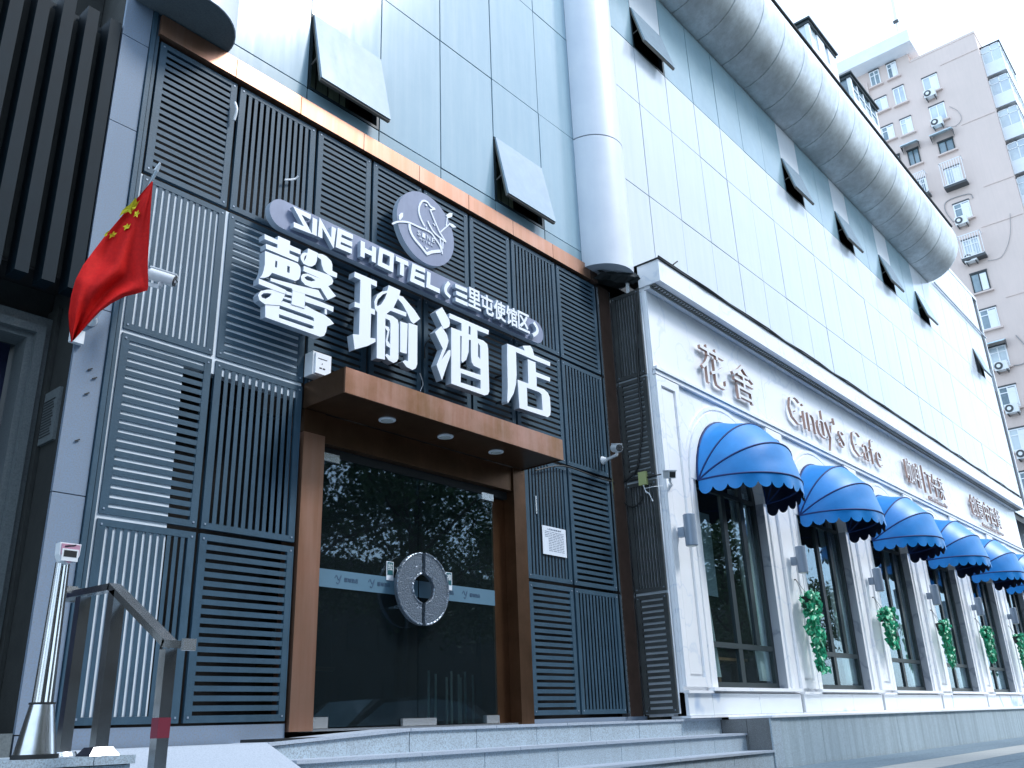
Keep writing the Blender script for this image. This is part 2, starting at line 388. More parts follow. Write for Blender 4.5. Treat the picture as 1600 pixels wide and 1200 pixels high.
# paving stones laid over the near pavement
pv = tag(obj('paving', B(13, 60, -2, 8.18, -1.0, -.9045), M_SEAL), kind='structure')
rows = [(-.9, -.2, 0), (-.2, .5, 0), (.5, 1.2, 0), (1.2, 1.9, 0), (1.9, 2.6, 0), (2.6, 3.3, 0), (3.3, 4., 0), (4., 4.7, 0), (4.7, 5.38, 0), (5.38, 6.45, 1), (6.45, 7.3, 0), (7.3, 8.17, 0)]
for j, (a, b, pale) in enumerate(rows):
    if a < 3.2: continue
    x = 16.0+(.7 if j % 2 else 0)
    while x < 52:
        w = 1.05 if pale else 1.4
        piece('paving_stone', boxmesh('paving_stone_pale' if pale else 'paving_stone', w-.02, b-a-.02, .012, M_PAVEP if pale else M_PAVE), (x, a, -.9045), pv)
        x += w

# =================================================================== NEIGHBOUR (left)
nb = thing('neighbour_building', (3, 10.8, -.9), 'dark stuccoed building with tall vertical black fins above a granite doorway', 'building')
obj('side_wall', MB().box(4.03, 4.40, 10.06, 13, -.9, 30), M_NBR, nb)
obj('front_wall', MB().box(-6, 2.2, 10.8, 12, -.9, 5.0).box(-6, 4.02, 10.8, 12, 4.86, 5.3).box(3.98, 4.025, 10.5, 12, -.9, 5.0), M_NBR, nb)
pf = obj('portal_frame', MB().prism([[(2.2, -.9), (2.2, 4.86), (4.0, 4.86), (4.0, -.9), (3.72, -.9), (3.72, 4.55), (2.5, 4.55), (2.5, -.9)]], 10.62, 10.95)
         .prism([[(2.3, -.9), (2.3, 4.72), (3.9, 4.72), (3.9, -.9), (3.8, -.9), (3.8, 4.62), (2.4, 4.62), (2.4, -.9)]], 10.55, 10.65), M_NGRAN, nb)
obj('portal_curtain', B(-3, 3.72, 11.1, 11.2, -.9, 4.6), M_BLUED, nb)
mb = MB()
text_mesh(mb, '茶', 3.55, 3.70, 2.55, 2.75, 11.07, 11.09)
text_mesh(mb, '餐', 3.55, 3.70, 2.25, 2.45, 11.07, 11.09)
obj('portal_lettering', mb, M_PVC, nb)
obj('fin_backing', B(-6, 4.02, 10.28, 10.75, 5.3, 9.0), M_NBR, nb)
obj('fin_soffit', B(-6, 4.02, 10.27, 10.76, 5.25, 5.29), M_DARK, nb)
obj('upper_wall', B(3.62, 4.02, 10.77, 13, 5.3, 30), M_NBR, nb)
me = boxmesh('fin', .15, .26, 4.05, M_FIN)
for i in range(16): piece('fin', me, (3.85-.3*i, 10.0, 5.05+random.uniform(-.01, .01)), nb)
for z in (9.02,): obj('fin_rail', B(-6, 3.98, 10.29, 10.38, 9.0, 9.1), M_FIN, nb)
# plaque on the side wall
t = thing('wall_plaque', (4.02, 10.4, 3.2), 'dim metal notice plaque on the shaded side of the grey granite pilaster', 'plaque')
obj('plate', B(3.99, 4.028, 10.12, 10.72, 3.22, 3.86), M_NGRAN, t)
mb = MB()
for k in range(13): mb.box(3.984, 3.988, 10.2+.02*(k % 3), 10.62-.03*(k % 4), 3.30+.036*k, 3.312+.036*k)
obj('engraved_line', mb, M_SEAL, t)

# granite pilaster
t = thing('granite_pilaster', (4.23, 10, -.9), 'tall blue-grey granite pilaster between the black fins and the hotel louvres', 'pilaster')
zs = [-.9, .1, 2.6, 4.9, 7.55, 8.95, 11.6, 14.5, 18, 22]
for a, b in zip(zs, zs[1:]): obj('granite_panel', B(4.031, 4.40, 10.0, 10.05, a+.006, b-.006), M_GRAN, t)
obj('core', B(4.045, 4.40, 10.053, 10.9, -.9, 22), M_SEAL, t)
for (px, py) in ((139, 579), (146, 593), (134, 617), (119, 690), (153, 470)):
    x, y, z = PX(px, py, 10); obj('screw_anchor', MB().bar((x-.02, 9.985, z), (x+.03, 9.985, z+.03), .014), M_SEAL, t)
obj('metal_edge_strip', MB().box(4.41, 4.47, 9.97, 10.3, -.1, 12).box(4.485, 4.53, 9.99, 10.3, -.1, 12), M_LOUV, t)

# =================================================================== LOUVRE SCREENS
ZR = [.15, 2.41, 4.72, 7.0, 9.20]
def louvre_panel(scr, x0, x1, z0, z1, kind, y=10.0, m=M_LOUV, side=False):
    g = .03; fw = .10
    x0 += g; x1 -= g; z0 += g; z1 -= g
    fr = MB()
    d0, d1 = y, y+.05
    def bx(a0, a1, b0, b1, dy0=d0, dy1=d1):
        if side: fr.box(dy0, dy1, a0, a1, b0, b1)
        else: fr.box(a0, a1, dy0, dy1, b0, b1)
    bx(x0, x0+fw, z0, z1); bx(x1-fw, x1, z0, z1); bx(x0+fw, x1-fw, z0, z0+fw*.8); bx(x0+fw, x1-fw, z1-fw*.8, z1)
    p = obj('louvre_panel', fr, m, scr)
    if kind == 'H':
        n = 18; lo, hi = z0+fw*.8, z1-fw*.8; pitch = (hi-lo)/(n+.42); gap = pitch*.42; h = pitch-gap
        for i in range(n):
            zz = lo+gap+i*pitch
            if side: me = boxmesh('slat', .035, x1-x0-2*fw-.002, h, m); piece('slat', me, (y+.006, x0+fw+.001, zz), p)
            else: me = boxmesh('slat', x1-x0-2*fw-.002, .008, h, m); piece('slat', me, (x0+fw+.001, y+.003+random.uniform(0, .002), zz), p)
    else:
        n = 11 if not side else 7; lo, hi = x0+fw, x1-fw; pitch = (hi-lo)/(n+.45); gap = pitch*.45; w = pitch-gap
        for i in range(n):
            xx = lo+gap+i*pitch
            if side: me = boxmesh('slat', .035, w, z1-z0-2*fw*.8-.002, m); piece('slat', me, (y+.006, xx, z0+fw*.8+.001), p)
            else: me = boxmesh('slat', w, .008, z1-z0-2*fw*.8-.002, m); piece('slat', me, (xx, y+.003, z0+fw*.8+.001), p)
    for q in (x0+fw*.5, x1-fw*.5):
        for sz in (z0+.06, z1-.06):
            if side: piece('screw', boxmesh('screw', .008, .022, .022, M_LAMP), (y-.008, q-.011, sz-.011), p)
            else: piece('screw', boxmesh('screw', .022, .008, .022, M_LAMP), (q-.011, y-.008, sz-.011), p)
XC = [4.54, 5.83, 7.29, 8.46, 9.655, 10.86, 12.07, 13.54, 15.0]
s1 = thing('louvre_screen', (5.9, 10, .15), 'blue-grey metal louvre screen left of the bronze hotel door, eight panels alternating slat direction', 'louvre screen', 'metal louvre screens on the hotel front')
for c, kinds in ((0, 'VHVH'), (1, 'HVHV')):
    for r in range(4): louvre_panel(s1, XC[c], XC[c+1], ZR[r], ZR[r+1], kinds[r])
s2 = thing('louvre_screen', (9.7, 10, 4.7), 'blue-grey metal louvre screen behind the white Chinese hotel name above the canopy', 'louvre screen', 'metal louvre screens on the hotel front')
for c in range(2, 6):
    for r in (2, 3): louvre_panel(s2, XC[c], XC[c+1], ZR[r], ZR[r+1], 'H')
s3 = thing('louvre_screen', (13.6, 10, .15), 'blue-grey metal louvre screen right of the door with a paper notice on it', 'louvre screen', 'metal louvre screens on the hotel front')
for c, kinds in ((6, 'HVHV'), (7, 'VHVH')):
    for r in range(4): louvre_panel(s3, XC[c] if not (c == 6 and r < 2) else 12.2, XC[c+1], ZR[r], ZR[r+1], kinds[r])
s4 = thing('louvre_screen', (15.7, 9.6, .1), 'darker brown-grey louvre screen on the return wall beside the white cafe corner', 'louvre screen', 'metal louvre screens on the hotel front')
for (a, b, k) in ((.12, 2.41, 'H'), (2.41, 4.72, 'V'), (4.72, 7.0, 'H'), (7.0, 9.1, 'V')):
    louvre_panel(s4, 9.24, 10.03, a, b, k, 15.6, M_LOUVD, side=True)
# what stands behind the screens
bw = tag(obj('backing_wall', MB().box(4.5, 15.6, 10.62, 10.7, 4.4, 9.6).box(4.5, 7.3, 10.75, 10.8, .1, 4.4).box(12.18, 15.6, 10.62, 10.7, .1, 4.4), M_DARK), kind='structure')
lin = tag(obj('lining_wall', MB().box(4.54, 5.42, 10.021, 10.16, .2, 4.5).box(4.54, 7.25, 10.021, 10.16, 4.5, 6.98), M_BACKW), kind='structure')
tag(obj('return_wall', MB().box(15.66, 15.70, 9.26, 10.02, .14, 9.02), [M_BACKW]), kind='structure')
tag(obj('recess_wall', MB().box(15.03, 15.59, 10.05, 10.15, .12, 9.3), M_RUST), kind='structure')
tag(obj('wall_edge_trim', MB().box(15.0, 15.03, 9.95, 10.12, .12, 9.25).box(15.595, 15.64, 10.035, 10.05, .12, 9.25), M_STEEL), kind='structure')
tag(obj('wall_footing', MB().box(4.42, 7.28, 10.02, 10.5, -.2, .15).box(12.2, 15.7, 10.02, 10.5, -.2, .12), M_GRAN), kind='structure')

# =================================================================== HOTEL GLASS BUILDING
hb = thing('glass_building', (30, 10, -.9), 'pale blue glass curtain-wall building with a big silver roof tube', 'building')
obj('core', MB().box(4.5, 57.2, 10.9, 40, 9.65, 23.7).box(17, 57.2, 10.9, 40, -.9, 9.65), M_DARK, hb)
obj('roof_edge', MB().box(4.5, 57.25, 9.98, 10.4, 23.72, 23.95), M_WBAY, hb)
obj('end_wall', B(57.2, 57.4, 10.02, 40, -.9, 23.9), M_WBAY, hb)
obj('mullion_backing', MB().box(4.5, 57.2, 10.10, 10.14, 9.56, 9.84).box(4.5, 57.2, 10.10, 10.14, 11.42, 17.74).box(4.5, 57.2, 10.10, 10.14, 19.25, 23.7)
    .box(4.5, 7.03, 10.10, 10.14, 9.84, 11.42).box(8.6, 11.65, 10.10, 10.14, 9.84, 11.42).box(13.25, 57.2, 10.10, 10.14, 9.84, 11.42), M_SEAL, hb)
LX = [4.0, 5.5, 7.045, 8.59, 10.12, 11.66, 13.235, 14.7]
RX = [15.95]+[17.85+1.667*k for k in range(24)]
ZL = [9.58, 9.86, 12.87, 15.81, 17.77, 20.78, 23.7]
ZRt = [9.9, 12.87, 15.81, 17.77, 20.78, 23.7]
def pane(x0, x1, z0, z1, m=None):
    g = .012; tilt = random.uniform(-.006, .006); tz = random.uniform(-.005, .005)
    p = [(x0+g, 10.0+tilt, z0+g), (x1-g, 10.0, z0+g), (x1-g, 10.06, z0+g), (x0+g, 10.06+tilt, z0+g),
         (x0+g, 10.0+tz+tilt, z1-g), (x1-g, 10.0+tz, z1-g), (x1-g, 10.06+tz, z1-g), (x0+g, 10.06+tilt+tz, z1-g)]
    obj('glass_panel', MB().hexa(p), m or M_CURT, hb)
def open_sash(x0, x1, z0, z1, out, rh=False):
    """top-hung sash pushed open, with the dark room behind it"""
    fr = MB().box(x0, x0+.05, 10.0, 10.12, z0, z1).box(x1-.05, x1, 10.0, 10.12, z0, z1).box(x0+.05, x1-.05, 10.0, 10.12, z0, z0+.05).box(x0+.05, x1-.05, 10.0, 10.12, z1-.04, z1)
    f = obj('window_frame', fr, M_FRAME, hb)
    obj('window_reveal', MB().box(x0+.06, x1-.06, 10.78, 10.86, z0, z1), M_WOODG, f)
    if not rh:
        mb = MB()
        for k in range(7):
            xx = x0+.28+k*.13; mb.box(xx, xx+.10, 10.5+.02*(k % 2), 10.53+.02*(k % 2), z0+.04, z1)
        obj('curtain', mb, M_BLIND, f)
    mb = MB(); a = (x0+.02, 9.985, z1); 
    L = z1-z0; dy = out; dz = math.sqrt(max(.01, L*L-dy*dy))
    th = .05
    p = [(x0+.02, 9.96-dy, z1-dz), (x1-.02, 9.96-dy, z1-dz), (x1-.02, 9.96-dy+th, z1-dz+.012), (x0+.02, 9.96-dy+th, z1-dz+.012),
         (x0+.02, 9.96, z1), (x1-.02, 9.96, z1), (x1-.02, 9.995, z1+.0), (x0+.02, 9.995, z1+.0)]
    s = obj('window_sash', MB().hexa(p), M_SASH, hb)
    e = MB(); v = [Vector(q) for q in p]
    e.bar(v[3]+Vector((0, .004, -.02)), v[2]+Vector((0, .004, -.02)), .06, .05); e.bar(v[3]+Vector((.025, .02, 0)), v[7]+Vector((.025, .02, 0)), .035, .05); e.bar(v[2]+Vector((-.025, .02, 0)), v[6]+Vector((-.025, .02, 0)), .035, .05)
    e.bar((x0+.05, 10.0, z0+.5), (x0+.05, 9.98-dy*.6, z1-dz*.62), .02); e.bar((x1-.05, 10.0, z0+.5), (x1-.05, 9.98-dy*.6, z1-dz*.62), .02)
    obj('sash_edge', e, M_SASHE, s)
M_WOODG = mat('olive_room_wall', (.035, .04, .022), .8)
M_BLIND = mat('pale_green_blind', (.30, .33, .22), .9)
M_SASHE = mat('sash_edge_metal', (.16, .15, .13), .45, .4)
for i in range(len(LX)-1):
    for j in range(len(ZL)-1):
        if i == 0 and j == 0: continue
        x0, x1, z0, z1 = LX[i], LX[i+1], ZL[j], ZL[j+1]
        if j == 1 and i in (2, 5):
            pane(x0, x1, 11.40, z1); open_sash(x0+.01, x1-.01, 9.87, 11.38, .30)
        else: pane(x0, x1, z0, z1, M_CURT2 if j == 0 else None)
for i in range(len(RX)-1):
    for j in range(len(ZRt)-1):
        x0, x1, z0, z1 = RX[i], RX[i+1], ZRt[j], ZRt[j+1]
        if j == 3 and (i-1) % 3 == 0 and i != 4 and i != 19:
            pane(x0, x1, 19.22, z1, M_CURTR); open_sash(x0+.01, x1-.01, 17.78, 19.2, .34, True)
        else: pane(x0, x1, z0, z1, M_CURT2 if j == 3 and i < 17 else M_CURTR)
# narrow vents just above the cafe roof
for i in (2, 6, 9, 12, 16, 20):
    x0, x1 = RX[i], RX[i+1]
    fr = MB().box(x0, x0+.03, 9.97, 9.995, 10.0, 10.75).box(x1-.03, x1, 9.97, 9.995, 10.0, 10.75).box(x0+.03, x1-.03, 9.97, 9.995, 10.72, 10.75)
    obj('vent_frame', fr, M_SEAL, hb)
# half-round white columns
def half_column(c, r, z0, z1, joints):
    zs = [z0]+joints+[z1]
    for a, b in zip(zs, zs[1:]):
        N = 18; mb = MB(); vs = []; g = .015
        for zz in (a+g, b-g):
            vs += [(c+r*math.cos(math.pi*k/N), 9.995-r*math.sin(math.pi*k/N), zz) for k in range(N+1)]
        fs = [(k+1, k, k+N+1, k+N+2) for k in range(N)]+[tuple(range(N+1)), tuple(range(2*N+1, N, -1)), (0, N, 2*N+1, N+1)]
        obj('column_panel', mb.add(vs, fs), M_COLW if True else None, hb, smooth=40, fix=True)
    N = 18; vs = []; rr = r-.03
    for zz in (z0+.02, z1-.02): vs += [(c+rr*math.cos(math.pi*k/N), 9.995-rr*math.sin(math.pi*k/N), zz) for k in range(N+1)]
    fs = [(k+1, k, k+N+1, k+N+2) for k in range(N)]+[tuple(range(N+1)), tuple(range(2*N+1, N, -1))]
    obj('column_core', MB().add(vs, fs), M_SEAL, hb, fix=True)
half_column(15.29, .74, 9.45, 23.7, [12.87, 18.7])
half_column(4.84, .74, 9.60, 23.7, [12.87, 18.7])
N = 18; obj('column_soffit', MB().add([(4.84+.72*math.cos(math.pi*k/N), 9.99-.72*math.sin(math.pi*k/N), 9.592) for k in range(N+1)]+[(4.84+.72*math.cos(math.pi*k/N), 9.99-.72*math.sin(math.pi*k/N), 9.60) for k in range(N+1)], [tuple(range(N+1)), tuple(range(2*N+1, N, -1))]), M_NGRAN, hb)
# bronze band
xs = [4.5, 5.72, 6.9, 8.2, 9.5, 10.8, 12.1, 13.4, 14.75]
for a, b in zip(xs, xs[1:]): obj('bronze_band', B(a+.006, b-.006, 9.93, 10.09, 9.225, 9.56), M_COPPER, hb)
obj('bronze_band', B(14.756, 15.02, 9.93, 10.09, 9.225, 9.56), M_RUST, hb, label='rusted dark end piece of the bronze band')
# silver tube
TC, TZ, TR = 10.0, 22.62, 1.82
segx = [14+1.62*k for k in range(20)]; segx[-1] = 45.9; segx = [x for x in segx if x <= 45.9]
N = 40
for a, b in zip(segx, segx[1:]):
    vs = []
    for xx, rr in ((a+.012, TR-.02), (a+.03, TR), (b-.03, TR), (b-.012, TR-.02)):
        vs += [(xx, TC-rr*math.sin(2*math.pi*k/N), TZ-rr*math.cos(2*math.pi*k/N)) for k in range(N)]
    fs = [(i*N+k, i*N+(k+1) % N, (i+1)*N+(k+1) % N, (i+1)*N+k) for i in range(3) for k in range(N)]+[tuple(range(N)), tuple(range(4*N-1, 3*N-1, -1))]
    obj('tube_segment', MB().add(vs, fs), M_TUBE, hb, smooth=30, fix=True)
obj('tube_core', MB().tube([(14, TC, TZ), (45.8, TC, TZ)], TR-.04, 32), M_SEAL, hb)
obj('tube_cap', MB().tube([(45.86, TC, TZ), (45.98, TC, TZ), (46.05, TC, TZ)], [TR, TR-.02, TR-.12], 40), M_TUBE, hb, smooth=40)
obj('tube_top_flashing', MB().tube([(14, 8.32, 23.50), (46, 8.32, 23.50)], .06, 8), M_SEAL, hb)
obj('service_pipe', MB().tube([(47, 9.93, 21.2), (57, 9.93, 21.15)], .05, 8), M_COLW, hb)

# =================================================================== ENTRANCE
en = thing('hotel_entrance', (9.7, 10, .05), 'bronze-framed glass hotel entrance with two tall glass doors', 'doorway')
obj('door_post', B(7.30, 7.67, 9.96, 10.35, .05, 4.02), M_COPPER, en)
obj('door_post', B(7.30, 7.67, 9.96, 10.35, 4.02, 4.36), M_COPD, en)  # darker bronze paints the canopy's shade on the top of the post
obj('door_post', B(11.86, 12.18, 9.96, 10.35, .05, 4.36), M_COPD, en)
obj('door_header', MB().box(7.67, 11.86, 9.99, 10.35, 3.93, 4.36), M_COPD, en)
obj('header_track', B(7.68, 11.85, 10.12, 10.30, 3.80, 3.925), M_SEAL, en)
obj('inner_jamb', B(11.50, 11.855, 10.20, 10.5, .05, 3.79), M_COPD, en); obj('inner_jamb', B(7.675, 7.70, 10.1, 10.5, .05, 3.79), M_COPD, en)
obj('threshold', B(7.68, 11.85, 10.0, 10.35, .045, .075), M_STEEL, en)
leafs = []
for k, (a, b, lab) in enumerate(((7.73, 9.70, 'left glass door leaf'), (9.715, 11.48, 'right glass door leaf'))):
    leaf = obj('glass_door', B(a, b, 10.145, 10.165, .09, 3.80), G_DOOR, en, label=lab); leafs.append(leaf)
    film = obj('frosted_strip', B(a+.005, b-.005, 10.138, 10.143, 1.92, 2.17), G_FROST, leaf)
    mb = MB(); x = a+.35
    while x+.42 < b:
        text_mesh(mb, '馨瑜酒店', x+.17, x+.42, 2.02, 2.08, 10.133, 10.137)
        mb.prism([stroke(smoothpts([(x, 2.06), (x+.03, 2.10), (x+.07, 2.04), (x+.11, 2.10), (x+.07, 1.99), (x+.03, 2.0)]), .012)], 10.133, 10.137)
        x += .62
    obj('strip_logo', mb, mat('film_print', (.05, .10, .17), .6), leaf)
    hx = 9.615; sgn = -1 if k == 0 else 1
    ro, ri, g = .545, .215, .035; N = 22
    def half(ro, ri, y0, y1, g):
        st = math.asin(g/ro); si = math.asin(min(.99, g/ri)) if ri > g else 0
        o_ = [(hx+sgn*ro*math.sin(st+(math.pi-2*st)*i/N), 2.02+ro*math.cos(st+(math.pi-2*st)*i/N)) for i in range(N+1)]
        i_ = [(hx+sgn*ri*math.sin(si+(math.pi-2*si)*i/N), 2.02+ri*math.cos(si+(math.pi-2*si)*i/N)) for i in range(N, -1, -1)]
        return MB().prism([o_+i_], y0, y1)
    h = obj('door_handle', half(ro, ri, 9.93, 9.99, g), M_CREST, leaf, fix=True)
    rim = MB()
    for R_ in (ro, ri):
        pts = [(hx+sgn*(R_-.012 if R_ == ro else R_+.012)*math.sin(math.asin(g/R_)+(math.pi-2*math.asin(g/R_))*i/N), 9.93, 2.02+(R_-.012 if R_ == ro else R_+.012)*math.cos(math.asin(g/R_)+(math.pi-2*math.asin(g/R_))*i/N)) for i in range(N+1)]
        rim.tube(pts, .016, 6)
    obj('handle_rim', rim, M_CREST, leaf, smooth=True)
    obj('handle_standoff', MB().tube([(hx+sgn*.38, 9.99, 2.3), (hx+sgn*.38, 10.144, 2.3)], .03).tube([(hx+sgn*.38, 9.99, 1.74), (hx+sgn*.38, 10.144, 1.74)], .03), M_STEEL, leaf)
    obj('inner_handle', half(ro, ri, 10.30, 10.36, g), M_COPD, leaf, fix=True)
    obj('patch_fitting', MB().box(a-.02, a+.3, 10.11, 10.20, .08, .22) if k == 0 else MB().box(b-.3, b, 10.11, 10.2, .08, .2), M_STEELP, leaf)
    obj('patch_fitting', MB().box(a, a+.34, 10.11, 10.20, 3.72, 3.84) if k == 0 else MB().box(b-.3, b, 10.11, 10.2, 3.70, 3.82), M_STEELP, leaf)
obj('floor_lock', MB().box(9.35, 10.03, 10.08, 10.13, .08, .18), M_STEELP, en)
for (px, py, ch) in ((610, 892, '拉'), (702, 908, '推')):
    x, y, z = PX(px, py, 10.12)
    t = thing('door_sticker', (x, 10.12, z-.15), ('small white and green pull sticker on the door glass left of the ring handle' if ch == '拉' else 'small white and green push sticker partly hidden behind the right half of the ring handle'), 'sticker')
    obj('sticker_sheet', B(x-.07, x+.07, 10.128, 10.132, z-.14, z+.14), M_PAPER, t)
    obj('sticker_panel', B(x-.055, x+.055, 10.123, 10.127, z-.06, z+.13), mat('teal_print', (.01, .10, .12), .5), t)
    mb = MB(); text_mesh(mb, ch, x-.045, x+.045, z+.01, z+.11, 10.119, 10.122); obj('character', mb, M_WHITE, t)
# canopy
cn = thing('entrance_canopy', (9.7, 9.5, 4.36), 'bronze metal canopy box over the hotel doors with round downlights', 'canopy')
obj('fascia', MB().box(7.28, 12.18, 9.06, 9.09, 4.36, 4.735), M_CANF, cn)
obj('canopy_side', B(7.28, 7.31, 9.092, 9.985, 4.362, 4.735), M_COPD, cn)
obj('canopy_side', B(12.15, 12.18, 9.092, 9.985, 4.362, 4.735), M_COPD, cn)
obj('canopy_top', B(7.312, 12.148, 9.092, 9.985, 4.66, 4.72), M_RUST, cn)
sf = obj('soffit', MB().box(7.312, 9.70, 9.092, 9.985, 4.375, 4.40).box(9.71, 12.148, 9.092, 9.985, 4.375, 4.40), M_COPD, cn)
M_LENS = mat('lamp_lens', (.55, .58, .55), .3)
for (px, py) in ((605, 656), (696, 682), (775, 706)):
    d = CM @ Vector((px-800, -(py-600), -F_PX)); d *= 4.37/d.z
    dl = obj('downlight', MB().lathe(d.x, d.y, [(.10, 4.355), (.13, 4.36), (.13, 4.374)]), M_PVC, cn)
    obj('lens', MB().lathe(d.x, d.y, [(.085, 4.345), (.09, 4.354)]), M_LENS, dl)
obj('fixing_tab', B(10.02, 10.20, 9.3, 9.55, 4.735, 4.86), M_PVC, cn)

# lobby behind the doors
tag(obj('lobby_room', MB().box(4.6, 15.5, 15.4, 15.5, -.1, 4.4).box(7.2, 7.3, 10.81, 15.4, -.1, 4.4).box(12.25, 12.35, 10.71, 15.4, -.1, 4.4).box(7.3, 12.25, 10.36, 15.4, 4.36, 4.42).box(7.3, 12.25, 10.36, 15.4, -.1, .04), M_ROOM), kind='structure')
t = thing('reception_counter', (9.3, 13.5, .04), 'dark wooden reception counter dimly seen through the left glass door', 'counter')
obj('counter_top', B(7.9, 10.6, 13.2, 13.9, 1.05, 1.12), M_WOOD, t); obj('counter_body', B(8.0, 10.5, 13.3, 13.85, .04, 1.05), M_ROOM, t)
t = thing('table_lamp', (9.4, 13.5, 1.12), 'small pale lamp with a white shade on the lobby counter behind the glass', 'lamp')
obj('lamp_foot', MB().lathe(9.6, 13.5, [(.12, 1.12), (.05, 1.16), (.04, 1.45)]), M_PVC, t); obj('lamp_shade', MB().lathe(9.6, 13.5, [(.17, 1.45), (.13, 1.75)]), M_PVC, t)
t = thing('lobby_blind', (11.6, 11.3, .1), 'low vertical pale strips standing in the dark lobby behind the right door', 'blind')
for k, x in enumerate((13.6, 14.1, 14.9, 15.25, 15.8, 15.95, 16.3, 16.9)):
    x = 11.05+(x-13.6)*.33; obj('blind_strip', B(x, x+.035, 11.3, 11.32, .1, .95-.05*(k % 3)), M_CURTAIN, t)

# =================================================================== HOTEL NAME
def traced(mb, comps, ox, oy, sc, yf, yb):
    for i, loops in enumerate(comps):
        L = [[(PX(ox+a/sc, oy+b/sc, yf)[0], PX(ox+a/sc, oy+b/sc, yf)[2]) for a, b in lp] for lp in loops]
        mb.prism(L, yf+.0015*i, yb, 0, 1)
XIN = [
 [[(85,100),(212,158),(220,118),(337,170),(335,208),(442,255),(440,302),(332,258),(330,290),(422,330),(415,375),(100,243),(97,195),(212,238),(212,200),(85,148)]],
 [[(90,265),(370,372),(415,392),(438,425),(442,455),(440,500),(425,545),(390,562),(160,480),(130,515),(90,530),(40,530),(62,500),(75,460),(88,400)], [(192,360),(212,368),(208,432),(188,424)], [(310,412),(335,420),(332,485),(308,475)]],
 [[(515,240),(612,285),(605,330),(600,370),(585,400),(555,418),(520,415),(470,390),(445,350),(440,320),(455,290),(480,280),(508,285)], [(500,305),(482,318),(475,345),(480,365),(496,330)]],
 [[(612,290),(660,298),(700,320),(745,365),(755,400),(755,460),(803,485),(800,530),(720,500),(670,460),(650,400),(645,350),(610,325)]],
 [[(475,412),(720,500),(750,525),(765,562),(755,592),(715,612),(792,710),(712,747),(640,632),(560,628),(490,600),(452,560),(447,520),(465,492),(510,488),(565,510),(645,540),(470,462)], [(480,525),(500,550),(550,565),(590,555),(550,525),(510,510)]],
 [[(30,535),(190,600),(300,650),(295,690),(170,645),(30,590)]],
 [[(148,530),(405,600),(620,650),(675,745),(490,688),(365,655),(360,635),(148,560)]],
 [[(370,600),(490,640),(485,830),(355,790)]],
 [[(165,645),(110,645),(50,660),(25,700),(40,750),(95,790),(240,800),(290,700),(300,650)], [(55,700),(65,725),(100,735),(140,715),(160,685),(115,678),(80,680)]],
 [[(490,705),(772,815),(767,865),(680,825),(490,765)]],
 [[(300,655),(370,680),(362,705),(305,690)]], [[(285,712),(365,735),(358,755),(275,728)]],
 [[(688,815),(708,822),(708,890),(685,880)]],
 [[(100,780),(240,795),(270,755),(480,830),(500,800),(590,850),(680,890),(740,935),(778,980),(710,1005),(700,1060),(680,1100),(640,1108),(100,915)], [(242,797),(240,832),(582,955),(578,922),(545,905)], [(235,885),(235,920),(545,1028),(575,1030),(578,1005),(560,995)]],
]
YU = [
 [[(95,30),(325,130),(325,187),(265,160),(265,410),(308,425),(305,480),(265,465),(258,720),(310,725),(312,760),(235,800),(95,840),(75,680),(140,685),(148,410),(92,395),(95,342),(148,362),(155,115),(90,85)]],
 [[(450,170),(572,225),(560,280),(500,405),(635,455),(630,498),(470,435),(430,465),(415,500),(410,945),(325,930),(330,455),(305,410),(300,340),(330,270),(380,235),(435,228)], [(432,250),(390,265),(335,320),(325,370),(330,390),(370,370),(410,310)]],
 [[(555,275),(600,290),(660,360),(720,430),(778,520),(710,572),(680,545),(640,450),(590,360),(545,310)]],
 [[(416,466),(490,490),(545,530),(555,580),(553,930),(535,965),(500,980),(450,950),(415,900),(430,885),(465,905),(470,570),(460,535),(416,515)]],
 [[(416,590),(450,605),(462,630),(440,745),(470,790),(470,825),(430,800),(422,750),(440,650),(416,615)]],
 [[(573,545),(650,570),(640,885),(572,865)]], [[(660,560),(752,590),(750,990),(735,1035),(700,1052),(640,1020),(598,965),(620,950),(655,960)]],
]
JIU = [
 [[(155,75),(200,150),(240,220),(248,260),(240,300),(210,322),(170,328),(155,290),(78,130)]],
 [[(150,295),(215,400),(232,470),(215,540),(150,690),(235,575),(257,580),(255,640),(155,930),(92,752),(165,560),(72,368)]],
 [[(245,145),(705,345),(700,395),(570,345),(572,440),(640,465),(685,505),(697,560),(710,1060),(695,1098),(655,1108),(265,970),(265,310),(385,355),(385,262),(240,200)],
  [(470,295),(468,390),(490,398),(492,303)],
  [(370,408),(370,700),(370,790),(608,868),(608,797),(530,760),(505,720),(497,640),(495,460),(472,455),(468,600),(440,690),(395,725),(383,700),(388,414)],
  [(580,490),(578,650),(605,685),(603,530)],
  [(377,845),(375,955),(608,1030),(610,930)]],
]
DIAN = [
 [[(180,135),(400,222),(372,162),(468,160),(500,210),(515,278),(718,368),(715,418),(520,340),(290,240),(298,520),(290,640),(260,760),(190,880),(180,850),(187,700),(180,300)]],
 [[(438,330),(535,370),(540,490),(718,560),(715,610),(548,548),(550,670),(640,705),(690,750),(715,810),(725,980),(718,1030),(690,1055),(335,940),(312,585),(445,635)], [(427,685),(435,915),(625,970),(612,770),(580,740)]],
]
hs = thing('hotel_name_sign', (9.4, 9.6, 5.3), 'large white three-dimensional Chinese characters of the hotel name above the canopy', 'sign')
for comps, ox, oy, sc in ((XIN, 400, 350, 6.316), (YU, 540, 420, 6.664), (JIU, 670, 470, 7.5), (DIAN, 770, 520, 8.0)):
    mb = MB(); traced(mb, comps, ox, oy, sc, 9.60, 9.735)
    obj('character', mb, [M_WHITE, M_LETSIDE], hs, fix=False)
mb = MB()
